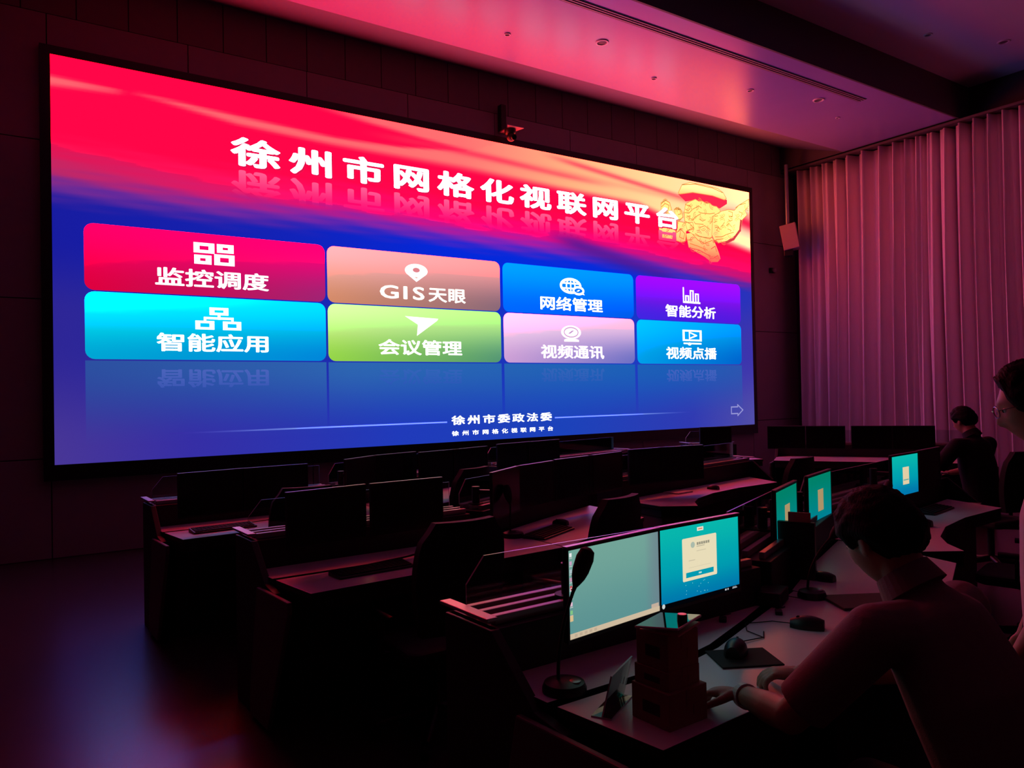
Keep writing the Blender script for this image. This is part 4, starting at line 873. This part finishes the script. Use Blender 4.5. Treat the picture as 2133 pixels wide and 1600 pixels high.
def person(label, loc, rz, J, cloth, hairm_long=0.0, size=0.007, trousers=True, glasses=False, band=False):
    """J: joints in the person's own space, facing +Y. hands: (wrist, direction, palm normal, curl)"""
    t = thing('person', label, 'person', loc, rz)
    V = Vector
    hm = Matrix.Rotation(J.get('yaw', 0), 4, 'Z') @ Matrix.Rotation(J.get('roll', 0), 4, 'Y') @ Matrix.Rotation(J['nod'], 4, 'X')
    hc = V(J['head'])
    b = MB()
    # head
    nu, nv = 44, 32; base = len(b.v)
    for j in range(nv + 1):
        ph = PI * j / nv
        for k in range(nu):
            th = 2 * PI * k / nu; d = V((math.sin(ph) * math.cos(th), math.sin(ph) * math.sin(th), math.cos(ph)))
            b.v.append(tuple(hc + (hm @ head_point(d))))
    for j in range(nv):
        for k in range(nu): b.f.append([base + j * nu + k, base + (j + 1) * nu + k, base + (j + 1) * nu + (k + 1) % nu, base + j * nu + (k + 1) % nu]); b.m.append(0)
    for s in (-1, 1):                                                            # ears
        em = hm @ Matrix.Rotation(s * 0.35, 4, 'Z')
        b.ell(hc + (hm @ V((s * 0.079, -0.012, -0.004))), 0.010, 0.020, 0.033, em, 12, 8); b.ell(hc + (hm @ V((s * 0.074, -0.004, -0.020))), 0.010, 0.014, 0.016, em, 10, 8)
    nk = V(J['neck'])
    b.chain([nk, nk * 0.45 + (hc + hm @ V((0, -0.03, -0.06))) * 0.55, hc + hm @ V((0, -0.022, -0.05))], [0.062, 0.056, 0.056])
    # trunk
    sp = [V(p) for p in J['spine']]; rad = J['trunk']
    def trunk(mb, k):
        for i in range(len(sp) - 1):
            for q in range(16):
                f = q / 15; c = sp[i].lerp(sp[i + 1], f); rx = rad[i][0] + (rad[i + 1][0] - rad[i][0]) * f; ry = rad[i][1] + (rad[i + 1][1] - rad[i][1]) * f
                dd = (sp[i + 1] - sp[i]).normalized(); mx = V((0, 0, 1)).rotation_difference(dd).to_matrix().to_4x4()
                mb.ell(c, rx + k, ry + k, 0.075 + k, mx, 22, 10)
    trunk(b, 0)
    for s in 'LR':
        sh, el, wr = V(J['sh' + s]), V(J['el' + s]), V(J['wr' + s])
        b.chain([sp[-1].lerp(sh, 0.5), sh], [0.062, 0.056]); b.chain([sh, sh.lerp(el, 0.5), el], [0.055, 0.048, 0.041]); b.chain([el, el.lerp(wr, 0.35), wr], [0.040, 0.041, 0.027])
        # hand: palm, four fingers, thumb
        d = V(J['hd' + s]).normalized(); nrm = V(J['hn' + s]); nrm = (nrm - d * nrm.dot(d)).normalized(); side = d.cross(nrm) * (1 if s == 'L' else -1); cl = J.get('curl' + s, 0.5)
        pc = wr + d * 0.045
        pm = Matrix((side, d, nrm)).transposed().to_4x4(); b.ell(pc, 0.041, 0.052, 0.017, pm, 16, 10)
        for i, (o_, ln) in enumerate(((-0.030, 0.066), (-0.010, 0.078), (0.010, 0.074), (0.029, 0.058))):
            p = wr + d * 0.082 + side * o_; pts = [wr + d * 0.05 + side * o_ * 0.9, p]; dr = d.copy(); ang = 0
            for seg in (0.45, 0.32, 0.23):
                ang += cl * (0.8 + 0.15 * i); dr = d * math.cos(ang) - nrm * math.sin(ang); p = p + dr * ln * seg; pts.append(p)
            b.chain(pts, [0.0105, 0.0098, 0.0090, 0.0082, 0.0070], 10)
        tb = wr + d * 0.020 - side * 0.026; t1 = tb + (d * 0.55 - side * 0.8 - nrm * 0.3).normalized() * 0.040; t2 = t1 + (d * 0.9 - side * 0.25 - nrm * 0.4).normalized() * 0.032; t3 = t2 + (d - nrm * 0.5).normalized() * 0.022
        b.chain([tb, t1, t2, t3], [0.014, 0.012, 0.0105, 0.0085], 10)
        hip, kn, an = V(J['hip' + s]), V(J['kn' + s]), V(J['an' + s])
        b.chain([hip, hip.lerp(kn, 0.5), kn], [0.085, 0.074, 0.056]); b.chain([kn, kn.lerp(an, 0.35), an], [0.054, 0.055, 0.037]); 
        to = an + V(J.get('toe' + s, (0, 0.16, -0.05)))
        b.chain([an + V((0, -0.03, -0.045)), to], [0.038, 0.032])
    body = link('body', voxel(b, 'body', size), M['skin'], t)
    for s in (-1, 1):
        ey = hc + hm @ V((s * 0.031, 0.073, 0.010)); MB().ell(ey, 0.0115, 0.0115, 0.0095).build('eye', M['eye'], t, True)
        MB().ell(hc + hm @ V((s * 0.031, 0.084, 0.010)), 0.0055, 0.0025, 0.0055, hm).build('iris', M['rubber'], t, True)
    # hair: a cap of thickness over the crown, sides and back
    hb = MB(); nu, nv = 64, 44; pts = {}
    def line(az):                                                               # lowest hair angle from the crown at this bearing (0 = face)
        return pw(abs(az), [(0, 0.86), (0.4, 0.90), (0.7, 1.02), (0.9, 1.25), (1.1, 1.58), (1.25, 1.64), (1.55, 1.60), (1.75, 1.72), (1.95, 1.92), (2.2, 2.10), (2.6, 2.2), (PI, 2.22 + hairm_long)])
    for th in (0.004, 1):
        for j in range(nv + 1):
            for k in range(nu):
                az = -PI + 2 * PI * k / nu; ph = line(az) * j / nv
                d = V((math.sin(ph) * math.sin(az), math.sin(ph) * math.cos(az), math.cos(ph))); p = head_point(d)
                thick = 0.004 if th != 1 else 0.005 + 0.021 * ss(1.0, 0.80, j / nv) * (1 + 0.25 * mnoise.noise(d * 5)) + 0.004 * mnoise.noise(V((d.x * 26, d.y * 26, d.z * 8)))
                hb.v.append(tuple(hc + hm @ (p + d * thick)))
    H = (nv + 1) * nu
    for j in range(nv):
        for k in range(nu):
            q = [j * nu + k, j * nu + (k + 1) % nu, (j + 1) * nu + (k + 1) % nu, (j + 1) * nu + k]; hb.f += [q, [H + i for i in reversed(q)]]; hb.m += [0, 0]
    for k in range(nu): hb.f.append([nv * nu + k, nv * nu + (k + 1) % nu, H + nv * nu + (k + 1) % nu, H + nv * nu + k]); hb.m.append(0)
    hb.build('hair', M['hair'], t, True)
    # shirt
    sb = MB(); trunk(sb, 0.016); sb.chain([sp[-1].lerp(nk, 0.1), sp[-1].lerp(nk, 0.75)], [0.105, 0.072])
    for s in 'LR':
        sh, el = V(J['sh' + s]), V(J['el' + s]); sb.chain([sp[-1].lerp(sh, 0.45), sh], [0.078, 0.072])
        end = sh.lerp(el, J.get('sleeve', 0.86)); sb.cyl(sh, end, 0.071, 0.066, 22)
    st = link('shirt', voxel(sb, 'shirt', size * 1.1, 4), M[cloth], t)
    cb = MB(); nk2 = nk.lerp(hc, 0.18); n = 30; up = (hc - nk).normalized(); fx = V((1, 0, 0)); fy = up.cross(fx).normalized()
    for k in range(n):                                                          # folded collar
        a0, a1 = 2 * PI * k / n, 2 * PI * (k + 1) / n
        R3 = lambda a, r, h: nk2 + (fx * math.cos(a) + fy * math.sin(a) * 1.05) * r + up * h
        cb.add([R3(a0, 0.066, 0.022), R3(a1, 0.066, 0.022), R3(a1, 0.080, -0.034), R3(a0, 0.080, -0.034), R3(a0, 0.062, 0.020), R3(a1, 0.062, 0.020), R3(a1, 0.072, -0.036), R3(a0, 0.072, -0.036)], [(0, 1, 2, 3), (4, 7, 6, 5), (0, 4, 5, 1), (3, 2, 6, 7)])
    cb.build('collar', M[cloth], st, True)
    if trousers:
        tb_ = MB()
        for s in 'LR':
            hip, kn, an = V(J['hip' + s]), V(J['kn' + s]), V(J['an' + s]); tb_.chain([hip, hip.lerp(kn, 0.5), kn], [0.100, 0.088, 0.072]); tb_.chain([kn, an + V((0, 0, 0.02))], [0.070, 0.058])
        tb_.ell(sp[0], rad[0][0] + 0.02, rad[0][1] + 0.02, 0.11)
        link('trousers', voxel(tb_, 'trousers', size * 1.3, 4), M['dark_cloth'], t)
        for s in 'LR':
            an = V(J['an' + s]); to = an + V(J.get('toe' + s, (0, 0.16, -0.05))); q = MB(); q.chain([an + V((0, -0.035, -0.05)), an + V((0, 0.03, -0.045)), to], [0.045, 0.047, 0.040]); link('shoe', voxel(q, 'shoe', size * 1.2, 2), M['rubber'], t)
    if glasses:
        gb = MB()
        for s in (-1, 1):
            gb.tube([hc + hm @ V((s * (0.032 + 0.022 * math.cos(a)), 0.101 - 0.008 * math.cos(a), 0.010 + 0.017 * math.sin(a))) for a in [2 * PI * k / 20 for k in range(21)]], 0.0014, 6)
            gb.tube([hc + hm @ V((s * 0.054, 0.093, 0.014)), hc + hm @ V((s * 0.078, 0.05, 0.014)), hc + hm @ V((s * 0.082, -0.02, 0.010))], 0.0014, 6)
        gb.tube([hc + hm @ V((-0.010, 0.108, 0.012)), hc + hm @ V((0, 0.112, 0.016)), hc + hm @ V((0.010, 0.108, 0.012))], 0.0014, 6)
        gb.build('spectacles', M['spec_frame'], t, True)
    if band:
        el, wr = V(J['elL']), V(J['wrL']); dd = (wr - el).normalized(); wb = MB(); a = dd.orthogonal().normalized(); c2 = dd.cross(a); n = 26; c0 = wr - dd * 0.022
        for k in range(n):
            a0, a1 = 2 * PI * k / n, 2 * PI * (k + 1) / n; Q = lambda an_, r, h: c0 + (a * math.cos(an_) + c2 * math.sin(an_)) * r + dd * h
            wb.add([Q(a0, 0.0345, -0.013), Q(a1, 0.0345, -0.013), Q(a1, 0.0335, 0.013), Q(a0, 0.0335, 0.013), Q(a0, 0.030, -0.013), Q(a1, 0.030, -0.013), Q(a1, 0.029, 0.013), Q(a0, 0.029, 0.013)], [(0, 1, 2, 3), (4, 7, 6, 5), (0, 4, 5, 1), (3, 2, 6, 7)])
        wb.build('wristband', M['white'], t, True)
    return t

# seated man at the near console, bent over the worktop
person('seated man in a pale shirt with a white wristband, bent over the near worktop', (1.88, 0.80, 0), 0, dict(
    head=(0.005, 0.315, 1.258), neck=(0.0, 0.235, 1.155), nod=R_(-27), yaw=R_(-10),
    spine=[(0, 0.0, 0.56), (0, 0.02, 0.74), (0, 0.10, 0.92), (0, 0.18, 1.06)], trunk=[(0.155, 0.115), (0.150, 0.110), (0.160, 0.112), (0.150, 0.095)],
    shL=(-0.185, 0.225, 1.075), elL=(-0.275, 0.395, 0.850), wrL=(-0.165, 0.635, 0.805), hdL=(-0.35, 0.9, -0.10), hnL=(0.15, 0.1, 1), curlL=0.45,
    shR=(0.185, 0.215, 1.075), elR=(0.285, 0.390, 0.850), wrR=(0.115, 0.640, 0.800), hdR=(-0.6, 0.75, -0.05), hnR=(-0.1, 0.1, 1), curlR=0.5,
    hipL=(-0.09, 0.02, 0.545), knL=(-0.13, 0.44, 0.545), anL=(-0.13, 0.40, 0.10), hipR=(0.09, 0.02, 0.545), knR=(0.13, 0.44, 0.545), anR=(0.13, 0.42, 0.10)), 'shirt', size=0.0055, band=True)
# standing man at the frame's edge
person('standing man with glasses and dark hair, partly out of view beside the seated man', (2.530, 0.93, 0), R_(22), dict(
    head=(0.0, 0.075, 1.615), neck=(0, 0.01, 1.47), nod=R_(-16),
    spine=[(0, 0.0, 0.95), (0, 0.01, 1.12), (0, 0.0, 1.28), (0, -0.01, 1.40)], trunk=[(0.155, 0.110), (0.145, 0.105), (0.165, 0.112), (0.155, 0.090)],
    shL=(-0.195, 0.0, 1.40), elL=(-0.235, 0.03, 1.11), wrL=(-0.225, 0.15, 0.89), hdL=(0.02, 0.45, -0.9), hnL=(-1, 0.2, 0.1), curlL=0.35,
    shR=(0.195, 0.0, 1.40), elR=(0.24, 0.02, 1.11), wrR=(0.22, 0.12, 0.88), hdR=(0, 0.3, -0.95), hnR=(1, 0.2, 0), curlR=0.3,
    hipL=(-0.09, 0, 0.92), knL=(-0.10, 0.03, 0.50), anL=(-0.10, 0.0, 0.09), hipR=(0.09, 0, 0.92), knR=(0.10, 0.03, 0.50), anR=(0.10, 0.0, 0.09)), 'shirt2', size=0.0065, glasses=True).scale = (0.983, 0.983, 0.983)
# operator far back beside the curtain
t = person('seated operator in dark clothes far back in front of the curtain', (7.38, 3.40, 0), R_(-10), dict(
    head=(0, 0.16, 1.325), neck=(0, 0.08, 1.19), nod=R_(-18),
    spine=[(0, 0.0, 0.56), (0, 0.01, 0.74), (0, 0.04, 0.92), (0, 0.07, 1.09)], trunk=[(0.165, 0.12), (0.160, 0.115), (0.175, 0.120), (0.165, 0.10)],
    shL=(-0.215, 0.08, 1.11), elL=(-0.33, 0.22, 0.88), wrL=(-0.16, 0.42, 0.82), hdL=(0.4, 0.9, 0), hnL=(0, 0, 1),
    shR=(0.215, 0.08, 1.11), elR=(0.33, 0.22, 0.88), wrR=(0.16, 0.42, 0.82), hdR=(-0.4, 0.9, 0), hnR=(0, 0, 1),
    hipL=(-0.09, 0.02, 0.545), knL=(-0.13, 0.44, 0.545), anL=(-0.13, 0.40, 0.10), hipR=(0.09, 0.02, 0.545), knR=(0.13, 0.44, 0.545), anR=(0.13, 0.42, 0.10)), 'dark_cloth', size=0.009)
chair(7.38, 3.34, R_(-10), 'black office chair under the far operator in front of the curtain')
